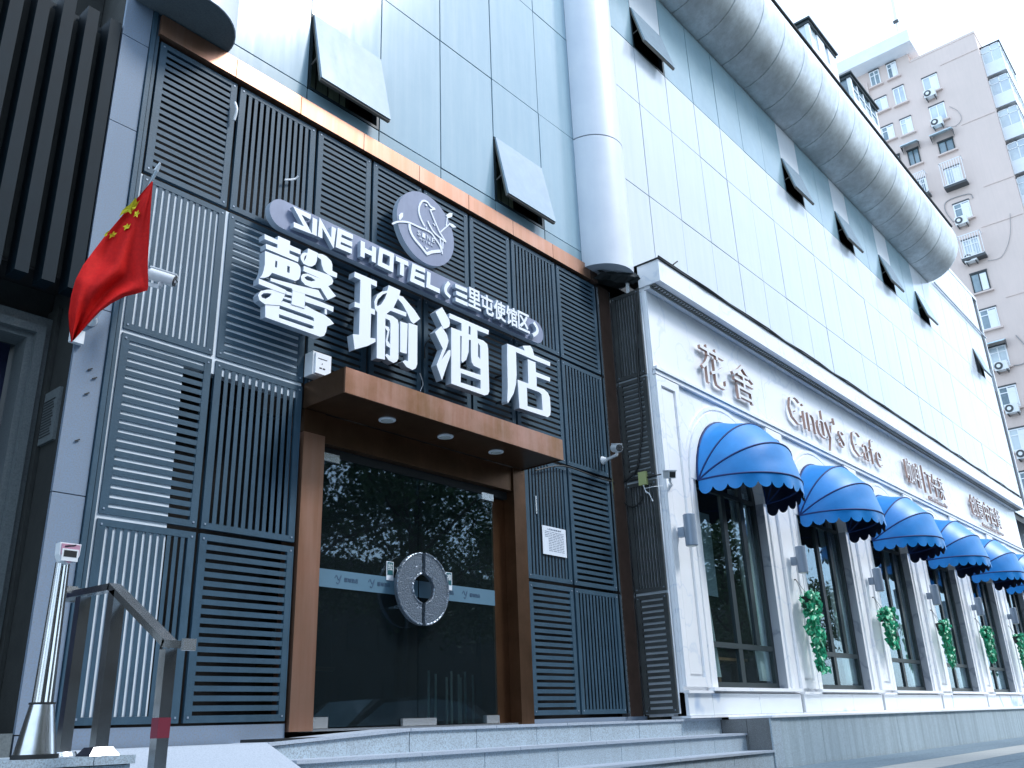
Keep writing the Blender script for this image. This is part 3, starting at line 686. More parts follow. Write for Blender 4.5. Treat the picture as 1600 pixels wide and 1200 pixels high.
for x in (6.6, 7.2, 8.1, 8.9, 9.9, 10.6, 11.5, 12.2):
    for z in (5.5, 6.0): mb.bar((x, 9.735, z), (x, 10.0, z), .03)
obj('standoff', mb, M_SEAL, hs)
# capsule board
cs = thing('capsule_sign', (9.6, 9.8, 6.7), 'slate-blue capsule board reading SINE HOTEL with small Chinese district characters', 'sign')
a, b = PX(437, 336, 9.72), PX(838, 520, 9.72)
zc = (a[2]+b[2])/2+.03; xa, xb = a[0]+.06, b[0]-.02; r = .235; N = 14
lp = [(xa+r*math.cos(math.pi/2+math.pi*i/N), zc+r*math.sin(math.pi/2+math.pi*i/N)) for i in range(N+1)]+[(xb+r*math.cos(-math.pi/2+math.pi*i/N), zc+r*math.sin(-math.pi/2+math.pi*i/N)) for i in range(N+1)]
obj('board', MB().prism([lp], 9.72, 9.83, 0, 1), [M_BOARD, M_LETSIDE], cs, smooth=35)
mb = MB()
for k in range(9): mb.bar((xa+.2+k*.72, 9.83, zc-.1), (xa+.2+k*.72, 10.0, zc-.1), .035)
obj('bracket', mb, M_SEAL, cs)
def pxs(lst, ox, oy, sc, y): return [(PX(ox+u/sc, oy+v/sc, y)[0], PX(ox+u/sc, oy+v/sc, y)[2]) for u, v in lst]
YL = 9.62
def let(strokes, ox, oy, sc, w=.085, name='letter'):
    mb = MB()
    for i, s in enumerate(strokes): mb.prism([stroke(pxs(s, ox, oy, sc, YL), w)], YL+.0012*i, 9.70, 0, 1)
    obj(name, mb, [M_WHITE, M_LETSIDE], cs)
c2 = (430, 310, 10.0)
let([[(555,290),(345,188),(515,498),(290,408)]], *c2)
let([[(622,315),(612,572)]], *c2)
let([[(703,608),(715,378),(895,700),(918,455)]], *c2)
let([[(1215,603),(1008,510),(985,738),(1198,828)], [(1002,628),(1205,718)]], *c2)
c3 = (540, 360, 8.889)
let([[(240,152),(235,372)], [(398,228),(392,440)], [(240,262),(395,335)]], *c3)
let([[(560,305),(645,345),(635,540),(475,462),(495,278),(560,305)]], *c3)
let([[(700,388),(872,465)], [(790,428),(782,625)]], *c3)
let([[(1105,562),(950,495),(925,685),(1095,762)], [(940,588),(1098,655)]], *c3)
let([[(1160,578),(1148,770),(1312,845)]], *c3)
let([smoothpts([(1440,722),(1395,790),(1395,860),(1455,925)], 4)], *c3, w=.07)
c4 = (700, 430, 10.0)
let([[(115,162),(300,242)], [(130,272),(300,348)], [(120,372),(310,458)]], *c4, w=.075, name='character')
for ch, x0, x1 in (('里', 318, 512), ('屯', 525, 712), ('使', 722, 900), ('馆', 915, 1085), ('区', 1095, 1275)):
    pa, pb = PX(700+x0/10, 430+(250+(x0-318)*.40)/10, YL), PX(700+x1/10, 430+(560+(x1-512)*.44)/10, YL)
    mb = MB(); text_mesh(mb, ch, pa[0], pb[0], zc-.17, zc+.20, YL, 9.70, .012, 0, 1); obj('character', mb, [M_WHITE, M_LETSIDE], cs)
let([smoothpts([(1340,735),(1395,830),(1390,895),(1330,940)], 4)], *c4, w=.07)
# round logo
lg = thing('round_logo_sign', (9.45, 9.7, 7.45), 'round slate-blue disc sign with a white line bird on a branch', 'sign')
cx, cz, R_ = 9.43, 8.115, .685; N = 48
obj('disc', MB().prism([[(cx+R_*math.cos(2*math.pi*i/N), cz+R_*math.sin(2*math.pi*i/N)) for i in range(N)]], 9.68, 9.79, 0, 1), [M_BOARD, M_LETSIDE], lg, smooth=30)
obj('bracket', MB().bar((9.2, 9.79, 8.2), (9.2, 10, 8.2), .05).bar((9.7, 9.79, 8.0), (9.7, 10, 8.0), .05), M_SEAL, lg)
c5 = (600, 280, 8.0); YB = 9.665
def ln(pts, w, name, sm=True, k=0):
    P = pxs(pts, *c5, YB)
    if sm: P = smoothpts(P, 4)
    obj(name, MB().prism([stroke(P, w)], YB-.001*k, 9.679, 0), M_WHITE, lg)
ln([(105,558),(180,530),(310,540),(440,598),(580,662),(640,740),(700,830),(725,905)], .032, 'branch_line')
ln([(510,590),(465,500),(440,420),(440,350),(465,292),(500,268),(545,288),(585,340),(640,372)], .034, 'bird_outline', k=1)
ln([(640,374),(580,384),(618,480),(690,650),(775,785)], .03, 'bird_outline', False, k=2)
ln([(775,786),(650,690),(590,610),(545,520)], .03, 'bird_outline', k=3)
ln([(700,720),(715,830),(733,938)], .024, 'tail_line', k=1)
ln([(740,778),(735,868)], .02, 'tail_line', False, k=2)
ln([(320,560),(325,620),(350,690),(400,765),(460,835),(535,930)], .05, 'leaf_curve', k=1)
ln([(530,935),(600,908),(705,898)], .055, 'leaf_curve', False, k=2)
ln([(530,600),(540,640)], .02, 'twig', False); ln([(615,550),(640,580)], .02, 'twig', False)
ln([(705,662),(820,560)], .022, 'twig', False, k=3); ln([(778,585),(790,485)], .02, 'twig', False, k=4)
for pts in ([(190,500),(188,450),(215,420),(240,420),(237,470),(205,510)], [(775,450),(820,420),(858,425),(850,470),(800,487)], [(815,545),(860,560),(905,600),(860,605),(830,580)]):
    obj('leaf', MB().prism([pxs(pts, *c5, YB)], YB, 9.70), M_WHITE, lg)
obj('eye', MB().prism([pxs([(518,312),(535,312),(545,330),(530,338),(518,325)], *c5, YB)], YB, 9.679), M_WHITE, lg)
mb = MB()
for k, ch in enumerate('SINE'):
    x, _, z = PX(600+(440+60*k)/8, 280+(672+31*k)/8, YB); text_mesh(mb, ch, x-.035, x+.035, z-.045, z+.045, YB, 9.679)
for k, ch in enumerate('HOTEL'):
    x, _, z = PX(600+(460+36*k)/8, 280+(742+20*k)/8, YB); text_mesh(mb, ch, x-.02, x+.02, z-.022, z+.022, YB, 9.679)
x, _, z = PX(600+535/8, 280+865/8, YB)
mb.prism([[(x-.05, z+.03), (x, z+.01), (x+.05, z+.03), (x, z-.03)]], YB, 9.679)
obj('small_lettering', mb, M_WHITE, lg, kind='stuff')

# =================================================================== SMALL THINGS ON THE HOTEL WALL
t = thing('meter_box', (7.43, 9.9, 4.85), 'small white plastic box on the louvres at the left end of the canopy', 'electrical box')
obj('box_body', B(7.27, 7.60, 9.80, 9.99, 4.84, 5.20), M_PVC, t); obj('box_door', B(7.30, 7.57, 9.77, 9.798, 4.86, 5.18), M_WHITE, t)
mb = MB().box(7.34, 7.50, 9.766, 9.769, 5.09, 5.10).box(7.41, 7.42, 9.766, 9.769, 5.01, 5.03).box(7.37, 7.41, 9.766, 9.769, 4.94, 4.96).box(7.43, 7.47, 9.766, 9.769, 4.94, 4.96)
obj('box_marks', mb, M_TEXT, t)
t = thing('paper_notice', (12.97, 9.97, 2.9), 'printed paper notice taped over the vertical slats right of the door', 'notice')
a, b = PX(847, 820, 9.97), PX(886, 869, 9.97)
nx0, nx1, nz1, nz0 = a[0], b[0], 3.38, 2.82
nz1 = PX(847, 820, 9.97)[2]; nz0 = PX(850, 865, 9.97)[2]; 
obj('sheet', B(nx0, nx1, 9.972, 9.978, nz0, nz1), M_PAPER, t)
mb = MB(); w = nx1-nx0; h = nz1-nz0
text_mesh(mb, '人员进出管理·提示', nx0+w*.2, nx0+w*.8, nz1-h*.13, nz1-h*.07, 9.969, 9.971)
for k in range(12):
    z = nz1-h*(.2+.06*k); x = nx0+w*.25 if k > 3 else nx0+w*.1
    while x < nx1-w*.12:
        l = random.uniform(.03, .12); mb.box(x, min(x+l, nx1-w*.1), 9.969, 9.971, z, z+.010); x += l+.02
obj('print', mb, mat('faded_ink', (.18, .22, .3), .7), t)
mb = MB().tube([(12.48, 9.98, 3.28), (12.49, 9.98, 3.05)], .012); obj('reflection_strip', MB().box(12.50, 12.53, 9.985, 9.999, 3.62, 3.95), M_STEELP, tag(thing('metal_clip', (12.5, 9.99, 3.6), 'bright metal clip on the slats above the paper notice', 'clip')))  # polished strip stands in for a bright reflection on the slats
def cctv(p, d, base, label, m=M_PVC, L=.36, r=.075, boxy=False, face=(0, -1, 0)):
    """p: camera centre, d: look direction, base: wall point"""
    t = thing('security_camera', base, label, 'camera')
    p, d, b = Vector(p), Vector(d).normalized(), Vector(base)
    if boxy:
        mb = MB().bar(p-d*L/2, p+d*L/2, .15, .14); obj('camera_body', mb, m, t)
        obj('sun_visor', MB().bar(p-d*L*.45+Vector((0, 0, .085)), p+d*L*.62+Vector((0, 0, .085)), .18, .02), m, t)
        obj('camera_lens', MB().bar(p+d*L*.5, p+d*(L*.5+.012), .12, .11), M_SEAL, t)
    else:
        obj('camera_body', MB().tube([p-d*L/2, p-d*L*.4, p+d*L/2], [r*.7, r, r], 16), m, t, smooth=30)
        obj('camera_lens', MB().tube([p+d*L*.5, p+d*(L*.5+.012)], r*.85, 16), M_GRILLE, t)
        u = d.cross(Vector((0, 0, 1))).normalized(); v = u.cross(d); mb = MB()
        for a in (90, 210, 330):
            c = p+d*(L*.5+.012)+(u*math.cos(math.radians(a))+v*math.sin(math.radians(a)))*r*.42; mb.tube([c, c+d*.01], r*.28, 10)
        obj('infrared_lamp', mb, M_STEEL, t)
        obj('sun_visor', MB().bar(p-d*L*.4+Vector((0, 0, r)), p+d*L*.6+Vector((0, 0, r)), r*1.5, .015), m, t)
    q = p-Vector((0, 0, r+.06)); f = Vector(face)
    obj('camera_arm', MB().bar(p-Vector((0, 0, r*.9)), q, .04).bar(q, b+f*.1, .045), m, t)
    obj('mounting_foot', MB().tube([b+f*.1, b+f*.0], [.035, .09], 12), m, t)
    return t
a = PX(250, 432, 9.35); cctv((a[0]+.02, 9.35, a[2]), (.9, -.9, -.45), (4.58, 9.99, a[2]+.12), 'white bullet security camera right of the red flag', L=.34, r=.075)
a = PX(150, 488, 9.7); cctv((4.12, 9.62, 4.92), (-.3, -1, -.3), (4.16, 9.99, 4.72), 'white security camera half hidden behind the lower edge of the flag', L=.3)
a = PX(963, 700, 9.55); cctv(a, (-.65, -1, -.35), (14.78, 9.99, 5.07), 'white bullet camera with three round lamps at the right end of the hotel louvres', L=.3, r=.085)
a = PX(1046, 742, 8.85); cctv(a, (-.75, -1, -.3), (15.9, 9.17, 4.58), 'boxy camera with a black front on the white cafe corner', boxy=True, L=.3)
t = thing('junction_box', (15.58, 9.5, 4.6), 'small yellow-green junction box hanging on the dark side louvres', 'junction box')
x, y, z = 15.55, 9.55, 4.74
obj('box_body', B(x-.03, x+.05, y-.09, y+.09, z-.14, z+.14), M_YG, t)
obj('loose_wire', MB().tube([(x, y, z-.14), (x-.02, y-.06, z-.3), (x, y-.12, z-.34), (x-.01, y-.2, z-.52)], .016, 6).tube([(x, y-.02, z-.22), (x, 9.3, z-.22), (15.72, 9.19, z-.2)], .008, 6), M_PVC, t)
def cable(name, pts, r, m, label, cat='cable'):
    t = obj(name, MB().tube(smoothpts(pts, 5), r, 6), m, smooth=True); tag(t, label, cat); return t
def sx(px, py, X=15.57):
    d = CM @ Vector((px-800, -(py-600), -F_PX)); d *= X/d.x; return (d.x, d.y, d.z)
cable('black_cable', [sx(996, 450), sx(995, 520), sx(998, 600), sx(1003, 660), sx(1000, 700), sx(994, 735), sx(975, 752)], .022, M_SEAL, 'thick black cable hanging down the dark side louvres')
cable('black_cable', [(12.5, 9.95, 4.42), PX(880, 728, 9.93), PX(930, 745, 9.93), PX(955, 752, 9.95), sx(968, 754), sx(1000, 748), sx(1033, 741)], .013, M_SEAL, 'thin black cable running from the canopy along the louvre joints to the cafe corner')
cable('black_cable', [sx(1004, 772), sx(1000, 785), sx(990, 792), sx(983, 790), sx(975, 785)], .018, M_SEAL, 'short looped black cable below the yellow-green junction box')
cable('white_wire', [PX(656, 583, 9.93), PX(661, 600, 9.95), PX(657, 612, 9.93), PX(668, 618, 9.9)], .008, M_PVC, 'thin white wire dangling between the middle sign characters')
cable('black_cable', [PX(672, 530, 9.93), PX(664, 540, 9.93), PX(664, 560, 9.95)], .012, M_SEAL, 'small black cable loop left of the third character of the hotel name')
cable('white_tie', [PX(445, 281, 9.93), PX(460, 280, 9.93), PX(466, 275, 9.9)], .015, M_PVC, 'scrap of white tie tape on the slats above the capsule sign', 'tape')
cable('white_tie', [PX(367, 160, 9.93), PX(370, 172, 9.9), PX(366, 188, 9.93)], .02, M_PVC, 'torn white tie tape at the joint of the two top left louvre panels', 'tape')
# torn tarp over the recess
t = thing('torn_tarp', (15.3, 9.6, 9.3), 'torn black plastic sheet tucked under the white column above the recess', 'tarpaulin')
mb = MB(); vs = []; n = 12
for i in range(n+1):
    u = i/n; x = 14.85+1.0*u; yy = 9.92-.62*u
    vs += [(x, yy-.1, 9.45+.03*math.sin(i*2.1)+(.10 if 5 < i < 10 else 0)), (x+.02, yy-.2-.03*math.sin(i*1.7), 9.36+.02*math.sin(i*3)), (x, yy+.02, 9.26+.05*random.random())]
fs = []
for i in range(n):
    for k in range(2): fs.append((i*3+k, i*3+k+1, i*3+k+4, i*3+k+3))
obj('sheet', mb.add(vs, fs), M_TARP, t)
obj('sheet', MB().hexa([(15.0, 9.9, 9.28), (15.75, 9.35, 9.30), (15.75, 9.9, 9.34), (15.0, 10.05, 9.30), (15.0, 9.9, 9.31), (15.75, 9.35, 9.34), (15.75, 9.9, 9.37), (15.0, 10.05, 9.34)]), M_TARP, t)
tag(obj('white_post', MB().box(15.58, 15.64, 9.50, 9.56, 9.05, 9.5), M_PVC), 'short white steel post above the dark side louvres', 'post')

# =================================================================== FLAG
fl = thing('national_flag', (4.0, 10, 4.4), 'red flag with five yellow stars hanging from a slanted pole on the granite pilaster', 'flag')
base, tip = Vector((4.0, 9.98, 4.45)), Vector((4.0, 8.46, 6.01))
obj('flag_pole', MB().tube([base, tip], .022, 10), M_STEELP, fl, smooth=True); obj('pole_tip', MB().tube([tip, tip+(tip-base).normalized()*.1], [.03, .012], 8), M_PVC, fl)
obj('pole_bracket', B(3.95, 4.1, 9.93, 9.999, 4.36, 4.52), M_PVC, fl)
Lc = [(237,283,8.5),(214,310,8.62),(190,338,8.8),(166,366,8.9),(146,392,8.95),(130,414,8.95),(118,437,8.95),(111,462,9.0),(107,490,9.05),(108,512,9.1),(111,535,9.15)]
Rc = [(239,284,8.5),(236,320,8.52),(233,370,8.55),(231,415,8.58),(232,453,8.6),(214,459,8.68),(196,463,8.75),(176,473,8.82),(156,487,8.9),(138,506,9.0),(116,531,9.12)]
def fpt(s, t, off=0):
    def cur(C_):
        k = s*(len(C_)-1); i = min(int(k), len(C_)-2); f = k-i
        return [C_[i][j]*(1-f)+C_[i+1][j]*f for j in range(3)]
    a, b = cur(Lc), cur(Rc)
    px, py, dd = (a[j]*(1-t)+b[j]*t for j in range(3))
    amp = math.sin(math.pi*min(1, s*1.3)*.5)
    dd += amp*(.07*math.sin(9*t+3*s)*math.sin(math.pi*t)+.03*math.sin(17*t-6*s))
    return PX(px, py, dd+off)
NS, NT = 44, 26; vs = [fpt(i/NS, j/NT) for i in range(NS+1) for j in range(NT+1)]
obj('flag_cloth', MB().add(vs, [(i*(NT+1)+j, (i+1)*(NT+1)+j, (i+1)*(NT+1)+j+1, i*(NT+1)+j+1) for i in range(NS) for j in range(NT)]), M_RED, fl, smooth=180)
def flag_star(pts, name='star'):
    # pts are photo measurements; nearest cloth depth is looked up so the star lies on the cloth
    out = []
    for px, py in pts:
        best = min(((i/NS, j/NT) for i in range(0, NS+1, 1) for j in range(NT+1)), key=lambda st: (pj(fpt(*st))[0]-px)**2+(pj(fpt(*st))[1]-py)**2)
        out.append(PX(px, py, fpt(*best)[1]-.028))
    c = [sum(o[k] for o in out)/len(out) for k in range(3)]
    mb = MB().add([c]+out, [(0, k+1, (k+1) % len(out)+1) for k in range(len(out))])
    obj(name, mb, M_YEL, fl)
CMI = CM.inverted()
def pj(p):
    v = CMI @ Vector(p); return 800-v.x/v.z*F_PX, 600+v.y/v.z*F_PX
K = 923/200.
def sp(L): return [(90+a/K, 260+b/K) for a, b in L]
flag_star(sp([(565,222),(572,262),(597,240),(570,285),(558,305),(540,318),(530,345),(510,325),(478,340),(443,362),(465,318),(490,295),(520,275)]))
flag_star(sp([(585,312),(582,330),(595,335),(578,348),(575,368),(562,355),(548,365),(556,342),(558,325),(572,328)]))
flag_star(sp([(505,410),(508,425),(528,412),(518,432),(515,445),(498,448),(478,462),(484,442),(470,432),(492,426)]))
flag_star(sp([(408,465),(410,480),(430,478),(415,492),(410,508),(392,508),(372,522),(380,500),(370,488),(392,484)]))
flag_star(sp([(365,465),(376,468),(360,482),(355,498),(342,505),(335,495),(345,482)]))

# =================================================================== STEPS, RAMP, CURB
st = tag(obj('steps', MB().box(6.52, 17.18, 8.24, 9.9, -.9, -.61).box(6.52, 17.18, 8.78, 9.9, -.6, -.33).box(6.6, 17.18, 9.27, 9.95, -.33, -.02), M_SEAL), kind='structure')
def slab(x0, x1, y0, y1, z0, z1, m, nm='step_slab'): obj(nm, B(x0+.006, x1-.006, y0, y1, z0, z1), m, st)
for (yf, zt, zb, xs) in ((9.25, .005, -.285, [8.7, 10.0, 11.35, 12.75, 14.2, 15.65, 17.18]), (8.74, -.290, -.60, [6.55, 8.0, 9.6, 11.2, 12.85, 14.5, 15.9, 17.18]), (8.22, -.605, -.9, [6.55, 7.4, 9.0, 10.6, 12.3, 13.9, 15.6, 17.18])):
    for a, b in zip(xs, xs[1:]): slab(a, b, yf, yf+.04, zb, zt, M_GRANL, 'riser_slab')
for (y0, y1, zt, xs) in ((9.22, 10.0, .045, [8.7, 10.4, 12.1, 13.7, 15.4, 17.18]), (8.70, 9.25, -.25, [6.5, 8.4, 10.3, 12.4, 14.4, 17.18]), (8.18, 8.74, -.565, [6.5, 8.9, 11.3, 13.7, 17.19])):
    for a, b in zip(xs, xs[1:]): slab(a, b, y0, y1, zt-.04, zt, M_STW, 'tread_slab')
# sloping landing left of the door, with a chamfered riser
obj('landing_slab', MB().hexa([(6.5, 9.22, -.10), (8.69, 9.22, .005), (8.69, 10.02, .005), (6.5, 10.02, -.10), (6.5, 9.22, -.06), (8.69, 9.22, .045), (8.69, 10.02, .045), (6.5, 10.02, -.06)]), M_STW, st)
obj('riser_slab', MB().hexa([(6.56, 9.25, -.285), (8.69, 9.25, -.285), (8.69, 9.29, -.285), (6.56, 9.29, -.285), (6.56, 9.25, -.105), (8.69, 9.25, .003), (8.69, 9.29, .003), (6.56, 9.29, -.105)]), M_GRANL, st)
rp = tag(obj('ramp', MB().hexa([(4.1, 7.2, -1.1), (6.5, 7.2, -1.1), (6.5, 10.0, -1.1), (4.1, 10.0, -1.1), (4.1, 7.2, -.9), (6.5, 7.2, -.9), (6.5, 10.0, -.085), (4.1, 10.0, -.085)]), M_SEAL), kind='structure')
ys = [7.3, 7.95, 8.6, 9.25, 9.97]
for j in range(4):
    for a, b in ((4.12, 6.49),):
        z = lambda y: -.9+(y-7.2)/(9.25-7.2)*.84 if y < 9.25 else -.06
        y0, y1 = ys[j]+.004, ys[j+1]-.004
        obj('ramp_slab', MB().hexa([(a, y0, z(y0)-.03), (b, y0, z(y0)-.03), (b, y1, z(y1)-.03), (a, y1, z(y1)-.03), (a, y0, z(y0)), (b, y0, z(y0)), (b, y1, z(y1)), (a, y1, z(y1))]), M_STW, rp)
cb = tag(obj('curb_wall', B(-3, 4.08, 7.80, 9.98, -.9, -.17), M_SEAL), kind='structure')
for a, b in ((-1, .6), (.6, 2.2), (2.2, 3.02), (3.02, 3.75), (3.75, 4.10)):
    obj('curb_panel', B(a+.005, b-.005, 7.765, 7.799, -.9, -.175), M_GRANL, cb)
for a, b in ((-1, 1.2), (1.2, 3.03), (3.03, 3.77), (3.77, 4.13)):
    obj('curb_cap', B(a+.004, b-.004, 7.74, 8.6, -.168, -.10), M_GRANL, cb); obj('curb_cap', B(a+.004, b-.004, 8.605, 9.97, -.168, -.10), M_GRANL, cb)
obj('curb_side_panel', B(4.085, 4.115, 7.80, 9.97, -.9, -.17), M_GRANL, cb)
obj('neighbour_footing', B(-1, 4.0, 9.975, 10.4, -.1, .12), M_NGRAN, cb)

# handrail
hr = thing('handrail', (3.9, 8, -.1), 'square-tube stainless steel handrail beside the ramp, sloping down at one end', 'handrail')
X = 3.9
P1, P2, P3, P4 = (X, 8.65, 1.33), (X, 8.02, 1.31), (X, 6.98, .735), (X, 6.70, .70)
obj('top_rail', MB().bar((X, 8.85, 1.335), P2, .11, .06), M_STEEL, hr); obj('top_rail', MB().bar((X, 8.04, 1.318), (X, 6.97, .732), .11, .06), M_STEEL, hr); obj('top_rail', MB().bar((X, 7.0, .735), P4, .11, .06), M_STEEL, hr)
obj('rail_end_cap', MB().box(X-.05, X+.05, 8.86, 8.90, 1.27, 1.42).bar((X-.1, 8.88, 1.38), (X+.12, 8.88, 1.38), .05), M_STEELP, hr)
obj('rail_end_cap', B(X-.055, X+.055, 6.66, 6.695, .655, .745), M_STEELP, hr)
obj('post', B(X-.05, X+.05, 8.56, 8.66, -.08, 1.29), M_STEEL, hr); obj('post', B(X-.055, X+.055, 7.90, 8.01, -.04, 1.27), M_STEEL, hr); obj('post', B(X-.05, X+.05, 6.93, 7.03, -.9, .69), M_STEEL, hr)
obj('base_plate_foot', MB().hexa([(X-.13, 7.83, -.098), (X+.13, 7.83, -.098), (X+.13, 8.09, -.098), (X-.13, 8.09, -.098), (X-.08, 7.87, -.03), (X+.08, 7.87, -.03), (X+.08, 8.05, -.03), (X-.08, 8.05, -.03)]), M_STEEL, hr)
obj('base_plate', MB().lathe(X, 8.61, [(.13, -.098), (.11, -.06)]), M_STEEL, hr)
obj('red_tape', B(X-.052, X+.052, 6.928, 7.032, .02, .17), mat('faded_red_tape', (.22, .03, .05), .4), hr)  # dull red sleeve paints a reflection onto the steel post

# thermometer stand
ts = thing('thermometer_stand', (3.35, 7.9, -.1), 'chrome conical stand with a pink thermometer head beside the handrail', 'stand')
y = 7.92; cx = .4255*y
obj('base_ring', MB().lathe(cx, y, [(.175, -.098), (.175, -.065)], 32), M_SEAL, ts)
obj('cone_base', MB().lathe(cx, y, [(.16, -.065), (.092, .31)], 32), M_STEEL, ts, smooth=35)
obj('black_collar', MB().lathe(cx, y, [(.10, .311), (.10, .325)], 32), M_SEAL, ts)
mb = MB(); vs = []; n = 32
for zz, rr in ((.326, .082), (1.46, .058)):
    vs += [(cx+rr*(1 if k % 4 < 2 else .86)*math.cos(2*math.pi*k/n), y+rr*(1 if k % 4 < 2 else .86)*math.sin(2*math.pi*k/n), zz) for k in range(n)]
obj('fluted_column', mb.add(vs, [(k, (k+1) % n, n+(k+1) % n, n+k) for k in range(n)]+[tuple(range(n, 2*n))]), M_STEEL, ts)
pts = [(cx-.09, 1.61), (cx+.09, 1.61), (cx+.085, 1.51), (cx+.06, 1.455), (cx, 1.43), (cx-.06, 1.455), (cx-.085, 1.51)]
obj('head_shell', MB().prism([pts], y-.11, y-.02), M_PVC, ts)
pts2 = [(cx+(a-cx)*.88, 1.52+(b-1.52)*.88) for a, b in pts]
hd = obj('head_face', MB().prism([pts2], y-.118, y-.111), M_PINKP, ts)
obj('display', MB().box(cx-.055, cx+.055, y-.124, y-.119, 1.49, 1.545), M_SEAL, hd)
obj('display_bezel', MB().box(cx-.07, cx+.07, y-.1225, y-.1185, 1.455, 1.558), M_PVC, hd)
obj('slot', MB().bar((cx-.05, y-.121, 1.578), (cx+.04, y-.121, 1.598), .008), M_SEAL, hd)

# =================================================================== CAFE
cf = thing('cafe_building', (30, 9.2, -.9), 'white marble cafe front with arched windows, cornice and grey granite plinth', 'building')
PITCH_W = 5.27; WX0, WX1, SPR, AR = 17.15, 20.45, 4.92, 1.65
XE = 49.0
arches = []
for k in range(6):
    a, b = WX0+PITCH_W*k, WX1+PITCH_W*k; c = (a+b)/2; N = 20
    arches.append([(a, .62), (b, .62)]+[(c+AR*math.cos(math.pi*i/N), SPR+AR*math.sin(math.pi*i/N)) for i in range(N+1)])
obj('facade_wall', MB().prism([[(15.75, .52), (XE, .52), (XE, 9.12), (15.75, 9.12)]]+arches, 9.2, 9.44), M_MARB, cf)
obj('side_wall', MB().box(15.745, 15.9, 9.45, 10.0, .1, 9.12), M_MARB, cf)
obj('end_wall', B(XE-.15, XE, 9.45, 10.0, -.9, 9.1), M_MARB, cf)
for k in range(6):
    dx = PITCH_W*k; c = (WX0+WX1)/2+dx; N = 20
    # arch moulding: two proud rings
    for (r0, r1, yy) in ((1.68, 1.92, 9.15), (1.98, 2.06, 9.165)):
        L = [(c-r1, SPR-.0)]+[(c-r1*math.cos(math.pi*i/N), SPR+r1*math.sin(math.pi*i/N)) for i in range(1, N+1)]+[(c+r0*math.cos(math.pi*i/N), SPR+r0*math.sin(math.pi*i/N)) for i in range(N+1)]
        obj('arch_moulding', MB().prism([L], yy, 9.199), M_MARB, cf, fix=True)
    # jamb mouldings beside the window
    for xx in (WX0+dx-.30, WX1+dx+.14): obj('jamb_moulding', B(xx, xx+.13, 9.16, 9.199, .62, SPR), M_MARB, cf)
    # pilaster with recessed panel left of the window
    p0 = WX0+dx-1.35
    if k == 0: p0 = 15.78
    p1 = WX0+dx-.42
    obj('pilaster', MB().prism([[(p0, .62), (p1, .62), (p1, 7.02), (p0, 7.02)], [(p0+.18, .80), (p1-.18, .80), (p1-.18, 6.82), (p0+.18, 6.82)]], 9.13, 9.199)
        .prism([[(p0+.24, .86), (p1-.24, .86), (p1-.24, 6.76), (p0+.24, 6.76)]], 9.16, 9.199), M_MARB, cf)
    obj('window_sill', B(WX0+dx-.45, WX1+dx+.45, 9.04, 9.195, .545, .61), M_MARB, cf)
    obj('pilaster_foot', B(p0-.03, p1+.0, 9.07, 9.198, .50, .55), M_MARB, cf)
    for a, b in ((p0, p1), (p1, p1+2.05), (p1+2.05, WX1+dx+.45)): obj('marble_base_panel', B(a+.006, b-.006, 9.13, 9.2, .10, .50), M_MARBV, cf)
    # reveal lining in greyer marble
    obj('window_reveal', MB().box(WX1+dx-.012, WX1+dx-.002, 9.205, 9.42, .63, SPR), M_MARBG, cf)
    # window
    yf = 9.405; cxm = c
    L = arches[k]; inn = [(WX0+dx+.15, .62+.12), (WX1+dx-.15, .74)]+[(c+(AR-.15)*math.cos(math.pi*i/N), SPR+(AR-.15)*math.sin(math.pi*i/N)) for i in range(N+1)]
    w = obj('window', MB().prism([[(c+(x-c)*.998, z) for x, z in L], inn], yf, yf+.1), M_FRAME, cf)
    obj('mullion', B(WX0+dx+1.50, WX0+dx+1.68, yf+.005, yf+.09, .74, 6.4), M_FRAME, w)
    obj('mullion', B(WX0+dx+2.42, WX0+dx+2.62, yf+.005, yf+.09, 1.56, 6.2), M_FRAME, w)
    obj('transom', B(WX0+dx+.151, WX1+dx-.151, yf-.005, yf+.095, 1.44, 1.55), M_FRAME, w)
    obj('transom', B(WX0+dx+.151, WX1+dx-.151, yf-.002, yf+.093, SPR-.05, SPR+.05), M_FRAME, w)
    gx = [WX0+dx+.15, WX0+dx+1.59, WX0+dx+2.52, WX1+dx-.15]
    for a, b in zip(gx, gx[1:]):
        obj('pane', MB().box(a, b, yf+.045, yf+.05, .74, 6.45), G_WIN, w)
    # curtains inside
    def drape(x0, x1, x2, x3, z0, z1, yy):
        """gathered cloth: top edge x0..x1, bottom edge x2..x3"""
        n = 26; vs = []
        for j in range(9):
            v = j/8
            for i in range(n+1):
                u = i/n; xx = (x0*(1-v)+x2*v)*(1-u)+(x1*(1-v)+x3*v)*u
                vs.append((xx, yy+.045*math.sin(i*1.7+k)+.02*math.sin(i*.6+v*2), z1*(1-v)+z0*v))
        return MB().add(vs, [(j*(n+1)+i, j*(n+1)+i+1, (j+1)*(n+1)+i+1, (j+1)*(n+1)+i) for j in range(8) for i in range(n)])
    obj('curtain', drape(WX0+dx+.1, WX0+dx+.35, WX0+dx+.1, WX0+dx+.80, .85, 5.2, 9.58), M_CURTAIN, cf, smooth=180)
    obj('curtain', drape(WX0+dx+2.35, WX0+dx+3.1, WX0+dx+2.75, WX0+dx+3.5, .8, 5.2, 9.60), M_CURTAIN, cf, smooth=180)
